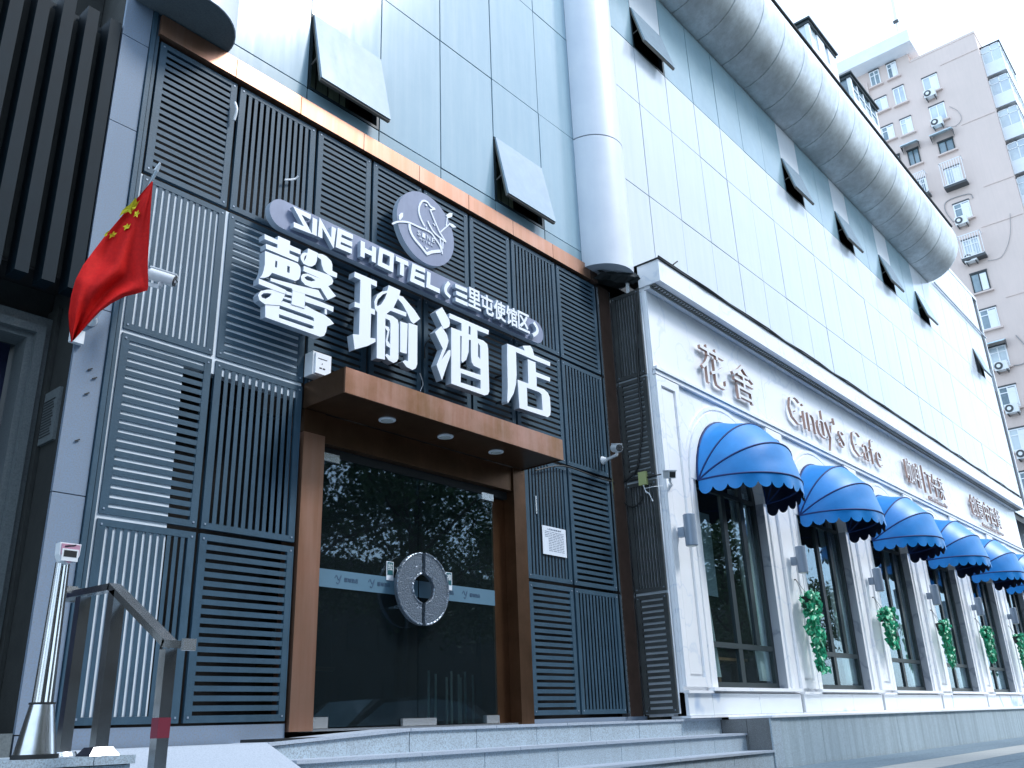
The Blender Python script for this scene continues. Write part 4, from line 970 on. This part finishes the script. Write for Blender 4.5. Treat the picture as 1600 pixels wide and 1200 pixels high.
    if k == 0:
        t = thing('window_table', (18.7, 9.95, .6), 'wooden table edge with a white pot behind the first cafe window', 'table')
        obj('table_top', B(18.3, 20.0, 9.9, 10.5, 1.24, 1.30), M_WOOD, t); obj('table_leg', B(18.9, 19.0, 10.1, 10.2, .2, 1.24), M_WOOD, t)
        t2 = thing('white_pot', (18.5, 10, 1.3), 'small white pot on the table behind the first cafe window', 'pot')
        obj('pot_body', MB().lathe(18.55, 10.05, [(.09, 1.305), (.12, 1.5)], 12), M_PVC, t2)
        t3 = thing('red_paper_strip', (17.75, 9.56, 3.3), 'red paper strip with vertical writing inside the first cafe window', 'poster')
        obj('paper', B(17.62, 17.82, 9.565, 9.575, 3.05, 4.35), M_REDP, t3)
        mb = MB()
        for q, ch in enumerate('欢迎光临'): text_mesh(mb, ch, 17.645, 17.795, 4.06-.31*q, 4.28-.31*q, 9.560, 9.564)
        obj('characters', mb, mat('faded_print', (.42, .28, .28), .6), t3)
        t4 = thing('window_poster', (17.9, 9.6, 2.4), 'pale hanging board inside the first cafe window', 'poster')
        obj('board', B(17.45, 18.35, 9.60, 9.61, 2.55, 4.4), mat('pale_board', (.35, .42, .46), .6), t4)
tag(obj('cafe_room', MB().box(16.0, XE, 13.0, 13.1, -.5, 7).box(16, XE, 9.5, 13, -.05, .05).box(16, XE, 9.46, 13, 7.0, 7.1), M_ROOM), kind='structure')
# frieze panels, string courses
fx = [15.76, 21.3, 27.0, 32.2, 37.6, 43.0, 47.2, XE]
for a, b in zip(fx, fx[1:]): obj('frieze_panel', B(a+.006, b-.006, 9.16, 9.199, 7.22, 9.05), M_MARB, cf)
obj('string_course', MB().box(15.76, XE, 9.08, 9.19, 7.14, 7.21).box(15.77, XE, 9.12, 9.192, 7.04, 7.13), M_MARB, cf)
# cornice
obj('cornice', MB().box(15.70, XE+.25, 8.74, 9.3, 9.125, 9.66), M_MARB, cf)
obj('cornice_bed', MB().box(15.745, XE+.1, 9.045, 9.195, 9.06, 9.124), M_MARB, cf)
obj('ornate_moulding', MB().box(15.745, XE+.2, 8.90, 8.98, 9.09, 9.124).box(15.745, XE+.2, 9.00, 9.04, 9.075, 9.124), M_ORN, cf)
me = boxmesh('dentil', .05, .06, .03, M_STEEL)
nd = 0; mb = MB(); x = 15.8
while x < 49:
    if x < 33: piece('dentil', me, (x, 8.91, 9.062), cf)
    else: mb.box(x, x+.05, 8.91, 8.97, 9.062, 9.09)
    x += .12 if x > 33 else .12
obj('dentils', mb, M_STEEL, cf, kind='stuff')
obj('roof_flashing', MB().box(15.66, XE+.28, 8.70, 9.97, 9.665, 9.685), M_TARP, cf)
obj('flashing_edge', MB().tube([(15.66, 8.70, 9.70)]+[(15.66+k*1.1, 8.70+.02*math.sin(k*2.3), 9.70+.012*math.sin(k*1.9)) for k in range(1, 31)], .02, 6), M_TARP, cf)
for (px, py) in ((1052, 425),): x_, y_, z_ = PX(px, py, 8.72); obj('flashing_scrap', MB().bar((x_, 8.7, 9.74), (x_+.14, 8.66, 9.86), .03), M_TARP, cf)
# plinth
obj('plinth_core', B(17.22, XE, 8.24, 9.9, -.9, .0), M_SEAL, cf)
obj('plinth_ledge', MB().box(15.74, XE, 9.08, 9.5, .052, .095).box(17.20, XE, 8.15, 9.078, .01, .05), M_MARB, cf)
px_ = [17.62, 19.6, 21.9, 24.3, 26.7, 29.1, 31.5, 33.9, 36.3, 38.7, 41.1, 43.5, 46, XE]
obj('granite_panel', B(17.19, 17.60, 8.19, 8.23, -.9, .005), M_GRANL, cf)
for a, b in zip(px_, px_[1:]): obj('granite_panel', B(a+.004, b-.004, 8.20+random.uniform(0, .004), 8.235, -.9, .005), M_GRANP, cf)
for a, b in ((8.22, 8.7), (8.7, 9.25)): obj('granite_side_panel', B(17.185, 17.215, a+.004, b-.004, -.9, .004), M_GRAND, cf)

# cafe lettering
def sign_text(name, label, items, yf=9.03, yb=9.10):
    t = thing(name, (items[0][1], 9.1, items[0][3]), label, 'sign')
    for txt, x0, x1, z0, z1, bd in items:
        mb = MB(); text_mesh(mb, txt, x0, x1, z0, z1, yf, yb, bd, 0, 1)
        o = obj('letter', mb, [M_LETF, M_LET], t)
        sb = MB()
        for q in (.3, .7): sb.bar((x0+(x1-x0)*q, yb, (z0+z1)/2), (x0+(x1-x0)*q, 9.16, (z0+z1)/2), .03)
        obj('standoff', sb, M_LET, o)
    return t
k98 = 9.03/9.2
sign_text('cafe_sign', 'rose-bronze edged Chinese characters meaning flower house, nearest the cafe corner', [('花', 17.78, 19.0, 7.42, 8.42, .0), ('舍', 19.35, 20.55, 7.42, 8.42, .0)])
it = []; 
wd_ = {'C': 1.0, 'i': .22, 'n': .62, 'd': .68, 'y': .68, "'": .18, 's': .55, 'a': .62, 'f': .48, 'é': .62, 'e': .62, ' ': .45}
txt = "Cindy's Cafe"; tot = sum(wd_[c] for c in txt)+.16*(len(txt)-1); x = 22.6; sc = (29.75-22.6)/tot
zb, cap, xh, desc = 7.52, 8.42, 8.12, 7.2
for c in txt:
    w = wd_[c]*sc
    if c != ' ':
        z0, z1 = zb, (cap if c in "Cdf" else 8.32 if c == 'i' else xh)
        if c == 'y': z0 = desc+.02
        if c == "'": z0, z1 = 8.16, 8.4
        it.append((c, x, x+w, z0, z1, -.030))
    x += w+.16*sc
sign_text('cafe_name_sign', "rose-bronze thin letters reading Cindy's Cafe across the middle of the frieze", it)
sign_text('menu_sign', 'bronze characters for coffee and afternoon tea with small English below, above the third awning', [('咖啡', 32.25, 33.85, 7.55, 8.45, 0), ('|', 34.15, 34.22, 7.5, 8.5, .02), ('下午茶', 34.5, 36.6, 7.55, 8.4, 0), ('Coffee & Afternoon Tea', 34.4, 36.6, 7.27, 7.42, 0)])
sign_text('menu_sign', 'bronze characters for creative Chinese and western dining, farthest along the frieze', [('创意中西餐', 40.3, 45.1, 7.62, 8.5, 0), ('Creative Chinese Western', 41.6, 45.0, 7.30, 7.46, 0)])

# awnings
def awning(dx):
    c = (WX0+WX1)/2+dx; a = 1.665; hz = 4.90; yw = 9.14
    t = thing('awning', (c, yw, hz), '', 'awning', 'blue dome awnings over the cafe windows')
    angs = [90, 80, 68, 56, 44, 32, 22, 12, 2]
    def hp(th, u, sag=0):
        # u 0..1 from left hinge to right hinge; hoop at tilt th
        r = 1.665 if th > 70 else 1.665-.16*(70-th)/70
        A = math.radians(th); s = math.sin(math.pi*u); cc = -math.cos(math.pi*u)
        rr = r*(1-sag*s)
        return (c+a*cc, yw-.015-rr*s*math.cos(A), hz+rr*s*math.sin(A))
    for i, (t0, t1) in enumerate(((90, 62), (62, 33), (33, 3))):
        n = 30; m = 8; vs = []
        for j in range(m+1):
            v = j/m; th = t0+(t1-t0)*v; sag = .035*math.sin(math.pi*v)
            for q in range(n+1):
                u = q/n; x_, y_, z_ = hp(th, u, sag+.006*math.sin(13*u+3*i+5*v)*math.sin(math.pi*v)); vs.append((x_, y_, z_))
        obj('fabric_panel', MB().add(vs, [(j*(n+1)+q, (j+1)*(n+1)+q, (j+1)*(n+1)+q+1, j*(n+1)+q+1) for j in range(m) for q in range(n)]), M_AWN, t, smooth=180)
    for th in (90, 62, 33, 3):
        obj('hoop', MB().tube([hp(th, q/30) for q in range(31)], .022, 6), M_AWND, t, smooth=True)
    # scalloped valance
    n = 120; vs = []
    for q in range(n+1):
        u = q/n; x_, y_, z_ = hp(3, u)
        s = abs(math.sin(math.pi*u*15))**.6
        off = .03*math.sin(math.pi*u*15)*math.sin(math.pi*u)
        d = Vector((-math.cos(math.pi*u)*1, -math.sin(math.pi*u), 0))
        for w in (0, .5, 1): vs.append((x_+d.x*off*w, y_+d.y*off*w, z_-.01-(.19+.13*s)*w))
    fs = [(q*3+k, q*3+k+1, (q+1)*3+k+1, (q+1)*3+k) for q in range(n) for k in range(2)]
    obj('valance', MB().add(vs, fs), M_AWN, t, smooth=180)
    return t
ORD = ['first', 'second', 'third', 'fourth', 'fifth', 'sixth']
aw = awning(0); AL = ['nearest and largest blue dome awning, beside the cafe corner', 'second blue dome awning from the cafe corner, below the first letters of the cafe name',
  'third blue dome awning from the cafe corner, below the end of the cafe name', 'fourth blue dome awning from the corner, below the coffee and tea characters',
  'fifth blue dome awning from the corner, small in the distance', 'sixth and farthest blue dome awning, cut by the right edge of the photo']
aw['label'] = AL[0]
# wall lamps
def lamp(x):
    t = thing('wall_lamp', (x, 9.1, 3.6), '', 'wall lamp', 'cylinder wall lamps on the cafe pilasters'); z = 3.62
    obj('lamp_tube', MB().lathe(x, 8.86, [(.115, z-.32), (.125, z-.31), (.125, z+.31), (.115, z+.32)], 20), M_LAMP, t, smooth=35)
    obj('lamp_arm', MB().box(x-.05, x+.05, 8.98, 9.125, z-.12, z+.08), M_LAMP, t)
    obj('lamp_lens', MB().lathe(x, 8.86, [(.09, z-.335), (.09, z-.322)], 16), M_LENS, t)
    return t
lm = lamp(16.07); lm['label'] = 'grey cylinder wall lamp on the corner pilaster, left of the first cafe window'
cm = cmap(); D = lambda k: Vector((PITCH_W*U*k, 0, 0))
for k in range(1, 6):
    copy_tree(aw, D(k), AL[k], None, cm)
for k in range(1, 7):
    LL = {1: 'grey cylinder lamp between the first and second cafe windows', 2: 'grey cylinder lamp between the second and third cafe windows', 3: 'grey cylinder lamp between the third and fourth cafe windows', 4: 'grey cylinder lamp between the fourth and fifth cafe windows', 5: 'grey cylinder lamp between the fifth and sixth cafe windows', 6: 'last grey cylinder lamp at the far end of the cafe'}[k]
    copy_tree(lm, D(k)*(1.0 if k else 0)+Vector((.12*U, 0, 0)), LL, None, cm)
# trailing plants
def plant(x, top, bot, label, n, wtop):
    t = thing('trailing_plant', (x, 9.0, bot), label, 'plant', 'trailing green plants on the cafe pilasters')
    obj('pot', MB().lathe(x-.12, 8.93, [(.09, top-.38), (.13, top-.14), (.14, top-.12)], 14), M_SEAL, t)
    obj('hanger', MB().bar((x-.1, 9.1, top+.32), (x-.1, 9.14, top+.32), .03).tube([(x-.1, 9.1, top+.32), (x-.25, 8.93, top-.05)], .006, 5).tube([(x-.1, 9.1, top+.32), (x+.04, 8.93, top-.05)], .006, 5), M_SEAL, t)
    mb = MB(); L = top-bot
    for i in range(n):
        v = (i/n)**1.5; z = top-L*v+random.uniform(-.06, .06)
        half = (wtop*(1.15-.75*v) if v > .12 else wtop*(.75+v*3))
        xx = x-.02+v*.12+random.uniform(-half, half); yy = 8.86+random.uniform(-.16, .14)*(1-.4*v)
        s = random.uniform(.075, .13); a = random.uniform(0, 6.28); tl = random.uniform(.15, 1.0)
        d = Vector((math.cos(a)*.8, -.3*tl, -.8)).normalized(); r = d.cross(Vector((-.7+1.3*math.cos(a*2.7), -1+.5*math.sin(a*5), 1.5*tl-.5))).normalized(); nn = d.cross(r)
        c = Vector((xx, yy, z))
        vs = [c, c+d*s*.5+r*s*.66+nn*s*.05, c+d*s*1.1+r*s*.34, c+d*s*1.75, c+d*s*1.1-r*s*.34, c+d*s*.5-r*s*.66+nn*s*.05, c+d*s*.8-nn*s*.08]
        mb.add(vs, [(0, 1, 6), (1, 2, 6), (2, 3, 6), (3, 4, 6), (4, 5, 6), (5, 0, 6)])
    obj('foliage', mb, M_LEAF, t, kind='stuff')
    x -= .05
    vb = MB()
    for i in range(6):
        xa = x+random.uniform(-.12, .16); vb.tube([(xa, 8.9, top-.1), (xa+random.uniform(-.05, .1), 8.85, (top+bot)/2), (xa+random.uniform(-.05, .12), 8.88, bot+.12+random.random()*L*.3)], .008, 5)
    obj('stems', vb, M_LEAF, t, kind='stuff')
for k, (px, ptop, pbot, n, wt, lab) in enumerate(((1260, 925, 1052, 310, .26, 'longest trailing plant, on the pilaster right of the first cafe window'),
      (1380, 950, 1013, 230, .34, 'short bushy trailing plant right of the second cafe window'),
      (1469, 968, 1045, 210, .26, 'narrow trailing plant right of the third cafe window'),
      (1537, 980, 1036, 230, .36, 'round bushy trailing plant right of the fourth cafe window'),
      (1588, 990, 1052, 170, .3, 'farthest trailing plant, at the right edge of the photo'))):
    p = PX(px, ptop, 8.9); q = PX(px+8, pbot, 8.9)
    plant(p[0]+.05, p[2], q[2]+.1, lab, n, wt)

# =================================================================== PINK TOWER
tw = thing('apartment_tower', (100, 25, -.9), 'tall pink rendered apartment tower with white bay windows behind the cafe', 'building')
obj('tower_wall', MB().box(100, 130, 10.95, 60, -.9, 74.2), M_PINK, tw)
obj('parapet', MB().box(99.95, 130, 10.9, 18.2, 74.2, 74.5), M_PINK, tw)
obj('stair_block', MB().box(100.05, 112, 18.3, 40, 74.2, 75.6), M_PINK, tw)
obj('stair_block_roof', MB().box(97.8, 113, 17.3, 45, 75.6, 77.3), M_WBAY, tw)
for k, z in enumerate((71.9, 63.0, 54.4, 49.7, 40.9, 27.5)): obj('render_joint', B(99.93, 99.99, 11, 15.2-.6*(k % 3), z, z+.06), M_PINK, tw)
def twin(y0, y1, z0, z1, style=0):
    fr = MB(); x = 99.96
    def ring(t, xa, xb): fr.box(xa, xb, y0, y0+t, z0, z1); fr.box(xa, xb, y1-t, y1, z0, z1); fr.box(xa, xb, y0+t, y1-t, z0, z0+t); fr.box(xa, xb, y0+t, y1-t, z1-t, z1)
    ring(.12, x-.08, x+.03); ym = (y0+y1)/2
    fr.box(x-.07, x+.03, ym-.06, ym+.06, z0+.12, z1-.12)
    if style in (1, 3): fr.box(x-.065, x+.03, y0+.12, y1-.12, z1-.7, z1-.6)
    w = obj('window', fr, M_PVC if style != 2 else M_FRAME, tw)
    obj('pane', MB().box(x-.02, x+.02, y0+.12, y1-.12, z0+.12, z1-.12), G_TWR if style in (2, 3) else G_TWRW, w)
    obj('window_sill', MB().box(x-.35, x+.03, y0-.25, y1+.25, z0-.22, z0-.04), M_PINK, w)
    obj('lintel_shadow_gap', MB().box(x-.12, x+.03, y0-.05, y1+.05, z1+.02, z1+.16), M_GRILLE, w)  # dark strip stands in for the shadow line at the lintel
    if random.random() < .55: obj('half_curtain', MB().box(x-.045, x-.022, y0+.14, ym-.05, z0+.14, z1-.2), M_PVC, w)
    return w
R1 = [(68.8, 71.1, 0), (64.6, 66.9, 0), (60.3, 61.9, 2), (56.0, 58.2, 0), (51.3, 53.5, 3), (46.5, 48.8, 1), (42.3, 44.6, 2), (37.9, 40.2, 3), (33.4, 35.8, 1), (28.9, 31.3, 3), (24.4, 26.7, 1), (19.9, 22.2, 3), (15.4, 17.7, 1)]
for z0, z1, s in R1: twin(15.75, 17.45, z0, z1, s)
for z0, z1, s in ((69.1, 71.5, 0), (64.7, 66.9, 1), (60.3, 62.4, 2), (56.2, 58.2, 3), (51.5, 53.5, 1), (47, 49, 1)): twin(19.55, 20.85, z0, z1, s)
for z0, z1, s in ((69.2, 71.1, 0), (64.9, 66.9, 3), (60.5, 62.5, 2), (56.2, 58.2, 3)): twin(21.7, 23.1, z0, z1, s)
twin(19.8, 20.95, 73.1, 75.3, 3); twin(21.9, 23.1, 73.1, 75.3, 3)
# white enclosed balconies on the street side
for i in range(17):
    z0 = 69.4-4.45*i; 
    if z0 < -1: break
    x0, x1, y0 = 101, 109, 8.9
    bal = obj('enclosed_balcony', MB().box(x0, x1, y0, 10.94, z0-.9, z0+.75), M_WBAY, tw)
    obj('balcony_roof', MB().box(x0-.06, x1+.06, y0-.1, 10.94, z0+3.1, z0+3.2) if i == 0 else MB().box(x0-.03, x1+.03, y0-.03, 10.94, z0+3.02, z0+3.10), M_GRILLE, bal)
    fr = MB(); zt = z0+3.02
    for (ya, yb) in ((y0, y0+.09), (9.85, 9.95), (10.83, 10.94)): fr.box(x0, x0+.12, ya, yb, z0+.75, zt)
    fr.box(x0, x0+.12, y0, 10.94, z0+2.2, z0+2.28); fr.box(x0, x0+.12, y0, 10.94, zt-.1, zt)
    for xx in (x0+2, x0+4, x0+6, x1-.1): fr.box(xx, xx+.1, y0, y0+.12, z0+.75, zt)
    fr.box(x0, x1, y0, y0+.12, z0+2.2, z0+2.28); fr.box(x0, x1, y0, y0+.12, zt-.1, zt)
    obj('balcony_frame', fr, M_PVC, bal)
    obj('balcony_glass', MB().box(x0+.04, x0+.08, y0+.08, 10.9, z0+.75, zt).box(x0+.1, x1, y0+.04, y0+.08, z0+.75, zt), G_TWRW, bal)
obj('drain_pipe', MB().tube([(99.8, 23.6, 74), (99.8, 23.6, 40)], .12, 8), M_PINK, tw)
# antenna
t = thing('roof_antenna', (99, 18.6, 77.3), 'slim white antenna mast on the flat roof of the pink tower', 'antenna')
obj('mast', MB().bar((99, 18.6, 77.3), (99, 18.5, 80.2), .16).bar((98.5, 18.8, 77.4), (99.4, 18.3, 77.4), .5, .2), M_AC, t); obj('antenna_panel', MB().bar((99, 18.45, 79.9), (99, 18.3, 83.6), .5, .35), M_PVC, t)
obj('antenna_clamp', MB().bar((98.8, 18.8, 79.9), (98.8, 18.2, 79.9), .3), M_GRILLE, t)
# air conditioners
def acunit(y, z):
    t = thing('air_conditioner', (99.4, y, z), '', 'air conditioner', 'outdoor air conditioner units on the pink tower')
    obj('casing', MB().box(99.0, 99.75, y-.62, y+.62, z, z+.95), M_AC, t)
    n = 20; ring = [(y+.2+.40*math.cos(2*math.pi*k/n), z+.47+.40*math.sin(2*math.pi*k/n)) for k in range(n)]
    obj('fan_grille', MB().add([(98.96, a, b) for a, b in ring]+[(98.99, a, b) for a, b in ring], [tuple(range(n))[::-1]]+[(k, (k+1) % n, n+(k+1) % n, n+k) for k in range(n)]), M_GRILLE, t)
    i_ = [(y+.2+.20*math.cos(2*math.pi*k/n), z+.47+.20*math.sin(2*math.pi*k/n)) for k in range(n)]
    obj('fan_hub', MB().add([(98.93, a, b) for a, b in i_], [tuple(range(n))[::-1]]), M_AC, t)
    obj('wall_bracket', B(99.0, 99.95, y-.5, y-.42, z-.18, z), M_GRILLE, t); obj('wall_bracket', B(99.0, 99.95, y+.42, y+.5, z-.18, z), M_GRILLE, t)
    return t
ac0 = acunit(16.85, 67.85); ac0['label'] = 'white air conditioner under the topmost nearest window of the pink tower'
cm = cmap()
for z, lab in ((63.75, 'white air conditioner under the second highest near window of the pink tower'), (50.5, 'white air conditioner below the pink tower window with a looped cable around it'),
               (45.8, 'white air conditioner just above the plain single-pane window of the pink tower'), (32.9, 'white air conditioner below the window with the striped hood, right of the silver tube end'),
               (28.2, 'white air conditioner second from the bottom on the pink tower'), (23.4, 'white air conditioner lowest in view on the pink tower')):
    dy = -.35 if z < 40 else 0
    copy_tree(ac0, W(0, 16.85+dy, z)-W(0, 16.85, 67.85), lab, None, cm)
def hood(y0, y1, z, lab, m):
    t = thing('window_hood', (99.5, (y0+y1)/2, z), lab, 'awning')
    obj('hood_sheet', MB().hexa([(98.6, y0, z-.55), (98.6, y1, z-.55), (98.63, y1, z-.45), (98.63, y0, z-.45), (99.95, y0, z), (99.95, y1, z), (99.95, y1, z+.08), (99.95, y0, z+.08)]), m, t, fix=True)
    obj('hood_side', MB().add([(98.65, y1, z-.6), (99.95, y1, z), (99.95, y1, z-1.1)], [(0, 1, 2)]).add([(98.65, y0, z-.6), (99.95, y0, z), (99.95, y0, z-1.1)], [(0, 1, 2)]), M_GRILLE, t)
M_HOOD = mat('pale_blue_hood', (.42, .60, .68), .4, 0, .5, (2, (.55, .68, .74), .4, .6))
hood(15.5, 17.9, 63.0, 'pale blue window hood on the third near window of the pink tower', M_HOOD)
hood(19.3, 21.2, 63.2, 'white and blue window hood beside it, next column of the pink tower', M_HOOD)
hood(15.6, 17.4, 36.4, 'grey window hood on the pink tower level with the open glass sash', M_HOOD)
def cage(y0, y1, z0, z1, lab):
    t = thing('window_cage', (99.4, (y0+y1)/2, z0), lab, 'window cage')
    for zz in (z0, z1): obj('cage_rim', MB().box(98.9, 99.0, y0, y1, zz, zz+.07).box(98.9, 99.95, y0, y0+.07, zz, zz+.07).box(98.9, 99.95, y1-.07, y1, zz, zz+.07), M_PVC, t)
    n = 9
    for k in range(n+1): obj('cage_bar', MB().box(98.92, 98.97, y0+(y1-y0-.05)*k/n, y0+(y1-y0-.05)*k/n+.05, z0+.07, z1), M_PVC, t)
    obj('cage_floor', B(98.9, 99.95, y0, y1, z0-.3, z0-.02), M_GRILLE, t)
cage(15.3, 17.7, 55.6, 58.6, 'white barred window cage on the fourth near window of the pink tower')
cage(19.3, 21.0, 55.8, 58.6, 'white barred window cage beside the silver tube edge on the pink tower')
cage(15.3, 17.7, 46.3, 49.0, 'white barred window cage above the air conditioner on the pink tower')
cable('tower_cable', [(99.9, 15.3, 66.0), (99.9, 14.6, 65.0), (99.9, 14.4, 63.8), (99.9, 15.2, 63.2), (99.9, 16.2, 63.6)], .028, M_PIPE, 'loose cable loop beside the second near window of the pink tower')
cable('tower_cable', [(99.9, 15.3, 53.5), (99.9, 15.6, 54.2), (99.9, 17.8, 54.3), (99.9, 18.3, 53.4), (99.9, 17.9, 51.8), (99.9, 17.3, 50.6)], .05, M_PIPE, 'dark cable wrapped around the fifth near window of the pink tower')
cable('tower_cable', [(99.9, 12.2, 50.2), (99.9, 12.8, 47.5), (99.9, 14.0, 45.6), (99.9, 15.4, 45.6)], .028, M_PIPE, 'long curved cable on the bare pink wall near the bay windows')
cable('tower_cable', [(99.9, 14.6, 36.5), (99.9, 13.9, 34.6), (99.9, 14.5, 33.3), (99.9, 15.8, 33.4)], .05, M_PIPE, 'dark cable loop beside the grey window hood on the pink tower')

# white rear block with rooftop rooms behind the tube
rb = thing('rear_apartment_block', (60, 18, -.9), 'white rear block with two glazed rooftop rooms rising behind the silver tube', 'building')
obj('rear_wall', B(52, 73, 18, 30, -.9, 44.8), M_WBAY, rb)
for (x0, x1, y0, z1, rm) in ((54.8, 59.9, 16.0, 48.1, 2), (63.0, 69.0, 16.0, 48.2, 3)):
    room = obj('rooftop_room', MB().box(x0, x1, y0, 20, 30, z1-2.0), M_WBAY, rb)
    obj('roof_trim', MB().box(x0-.25, x1+.15, y0-.25, 20.2, z1, z1+.14).box(x0-.1, x1+.05, y0-.1, 20.1, z1-.25, z1-.01), M_FRAME, room)
    class FR:
        def box(s_, *a): obj('room_frame', B(*a), M_WBAY, room)
    fr = FR(); fr.box(x0, x0+.3, y0, y0+.3, z1-2, z1-.26); fr.box(x1-.3, x1, y0, y0+.3, z1-2, z1-.26); fr.box(x0, x0+.2, 17.8, 18.0, z1-2, z1-.26)
    if rm == 2:
        fr.box(x0+1.6, x0+2.9, y0, y0+.2, z1-2, z1-.26); obj('room_wall_panel', B(x0+3.6, x1-.3, y0+.0, y0+.2, z1-2, z1-.26), M_WBAY, room)
    else:
        for q in (1.4, 2.8, 4.2): fr.box(x0+q, x0+q+.15, y0, y0+.15, z1-2, z1-.26)
        fr.box(x0+.3, x1-.3, y0+.02, y0+.14, z1-1.1, z1-1.0)
    obj('room_glass', MB().box(x0+.3, x1-.3, y0+.08, y0+.12, z1-2, z1-.26).box(x0+.06, x0+.1, y0+.3, 19, z1-2, z1-.26), G_TWR if rm == 3 else G_TWRW, room)

# =================================================================== STREET TREES AND CAR (seen in the reflections)
def tree(x, y, h, label, seed):
    rnd = random.Random(seed)
    t = thing('street_tree', (x, y, -.9), label, 'tree', 'street trees across the road seen in the glass')
    mb = MB().tube([(x, y, -.9), (x+.1, y, h*.22), (x+.3, y+.1, h*.45), (x+.2, y, h*.8)], [.32, .27, .2, .06], 10)
    tips = []
    for i in range(11):
        a = i*2.4; z0 = h*(.22+.05*i); r = h*(.34-.012*i); e = (x+.2+r*math.cos(a), y+r*math.sin(a), z0+h*.22)
        mb.tube([(x+.2, y, z0), ((x+.2+e[0])/2, (y+e[1])/2, z0+h*.14), e], [.11, .07, .02], 6); tips += [e, ((x+.2+e[0])/2, (y+e[1])/2, z0+h*.16)]
        for q in range(3):
            b = a+rnd.uniform(-.9, .9); f = (e[0]+h*.1*math.cos(b), e[1]+h*.1*math.sin(b), e[2]+h*rnd.uniform(-.05, .08)); mb.tube([((x+.2+e[0])/2, (y+e[1])/2, z0+h*.14), f], [.04, .012], 5); tips.append(f)
    obj('trunk', mb, M_BARK, t, smooth=60)
    lf = MB()
    for c in tips+[(x+.2, y, h*.85), (x+.4, y, h*.95)]:
        for k in range(230):
            d = Vector((rnd.gauss(0, 1), rnd.gauss(0, 1), rnd.gauss(0, .75)))*h*.06; p = Vector(c)+d
            s = rnd.uniform(.10, .22); u = Vector((rnd.gauss(0, 1), rnd.gauss(0, 1), rnd.gauss(0, 1))).normalized(); v = u.cross(Vector((rnd.gauss(0, 1), rnd.gauss(0, 1), rnd.gauss(0, 1)))).normalized()
            lf.add([p-u*s, p+v*s*.5, p+u*s, p-v*s*.5], [(0, 1, 2, 3)])
    obj('crown', lf, M_TREE, t)
tree(3, -12, 18, 'leafy street tree across the road, leftmost in the door reflection', 1)
tree(13, -12, 20, 'leafy street tree mirrored in the left hotel door', 2)
tree(22, -12.5, 23, 'tall leafy street tree mirrored in the right hotel door', 3)
tree(31, -12.5, 22, 'tall leafy street tree mirrored at the right edge of the hotel door', 4)
tree(43, -11, 13, 'lower leafy street tree mirrored in the first cafe windows', 5)
tree(58, -11, 13, 'lower leafy street tree mirrored in the far cafe windows', 6)
for k, (x, y, h) in enumerate(((-6, -20, 19), (8, -24, 21), (27, -24, 20), (37, -20, 16), (50, -22, 14), (68, -20, 13), (84, -18, 13))):
    tree(x, y, h, 'street tree of the second row across the road, ' + ('left end, behind the camera', 'behind the left door tree', 'behind the tall door tree', 'between door and cafe reflections', 'behind the first cafe tree', 'past the cafe trees', 'farthest right')[k], 10+k)
M_FARB = mat('far_brick', (.03, .028, .025), .9, noise=(.3, (.05, .045, .04), .4, .6))
for (x0, x1, h, lab) in ((-60, 14, 20, 'long dark building across the road, behind the left street trees'), (14.2, 40, 17, 'dark building across the road facing the hotel doors'), (40.2, 130, 14, 'long low building across the road facing the cafe')):
    bt = thing('opposite_building', ((x0+x1)/2, -42, -1.1), lab, 'building'); obj('wall', B(x0, x1, -46, -40, -1.1, h), M_FARB, bt)
    n = int((x1-x0)/4)
    for r in range(3):
        for q in range(n): piece('window', boxmesh('far_window', 1.8, .1, 2.2, M_NBR), (x0+1+q*4+random.uniform(-.5, .5), -40.0, 2+r*4.5), bt)
car = thing('parked_car', (21, -3.6, -1.12), 'dark parked saloon car mirrored at the foot of the hotel doors', 'car')
prof = [(17.2, -.75), (17.3, -.15), (18.6, .12), (19.9, .95), (22.3, 1.12), (23.9, .98), (25.2, .30), (25.9, .25), (26.0, -.75)]
obj('body', MB().prism([prof], -5.0, -2.2), M_CAR, car, fix=True)
obj('side_glass', MB().prism([[(18.95, .2), (20.05, .86), (22.2, 1.0), (23.7, .88), (24.6, .35)]], -2.205, -2.17), G_TWR, car)
obj('windscreen', MB().hexa([(18.7, -4.8, .16), (18.7, -2.4, .16), (18.72, -2.4, .20), (18.72, -4.8, .20), (19.85, -4.7, .93), (19.85, -2.5, .93), (19.87, -2.5, .97), (19.87, -4.7, .97)]), G_TWR, car, fix=True)
for x in (19.0, 24.3):
    for y in (-2.35, -4.95):
        wh = obj('wheel', MB().tube([(x, y, -.58), (x, y+.22, -.58)], .54, 20), M_RUB, car); obj('rim', MB().tube([(x, y+.221, -.58), (x, y+.23, -.58)], .33, 14), M_STEEL, wh)
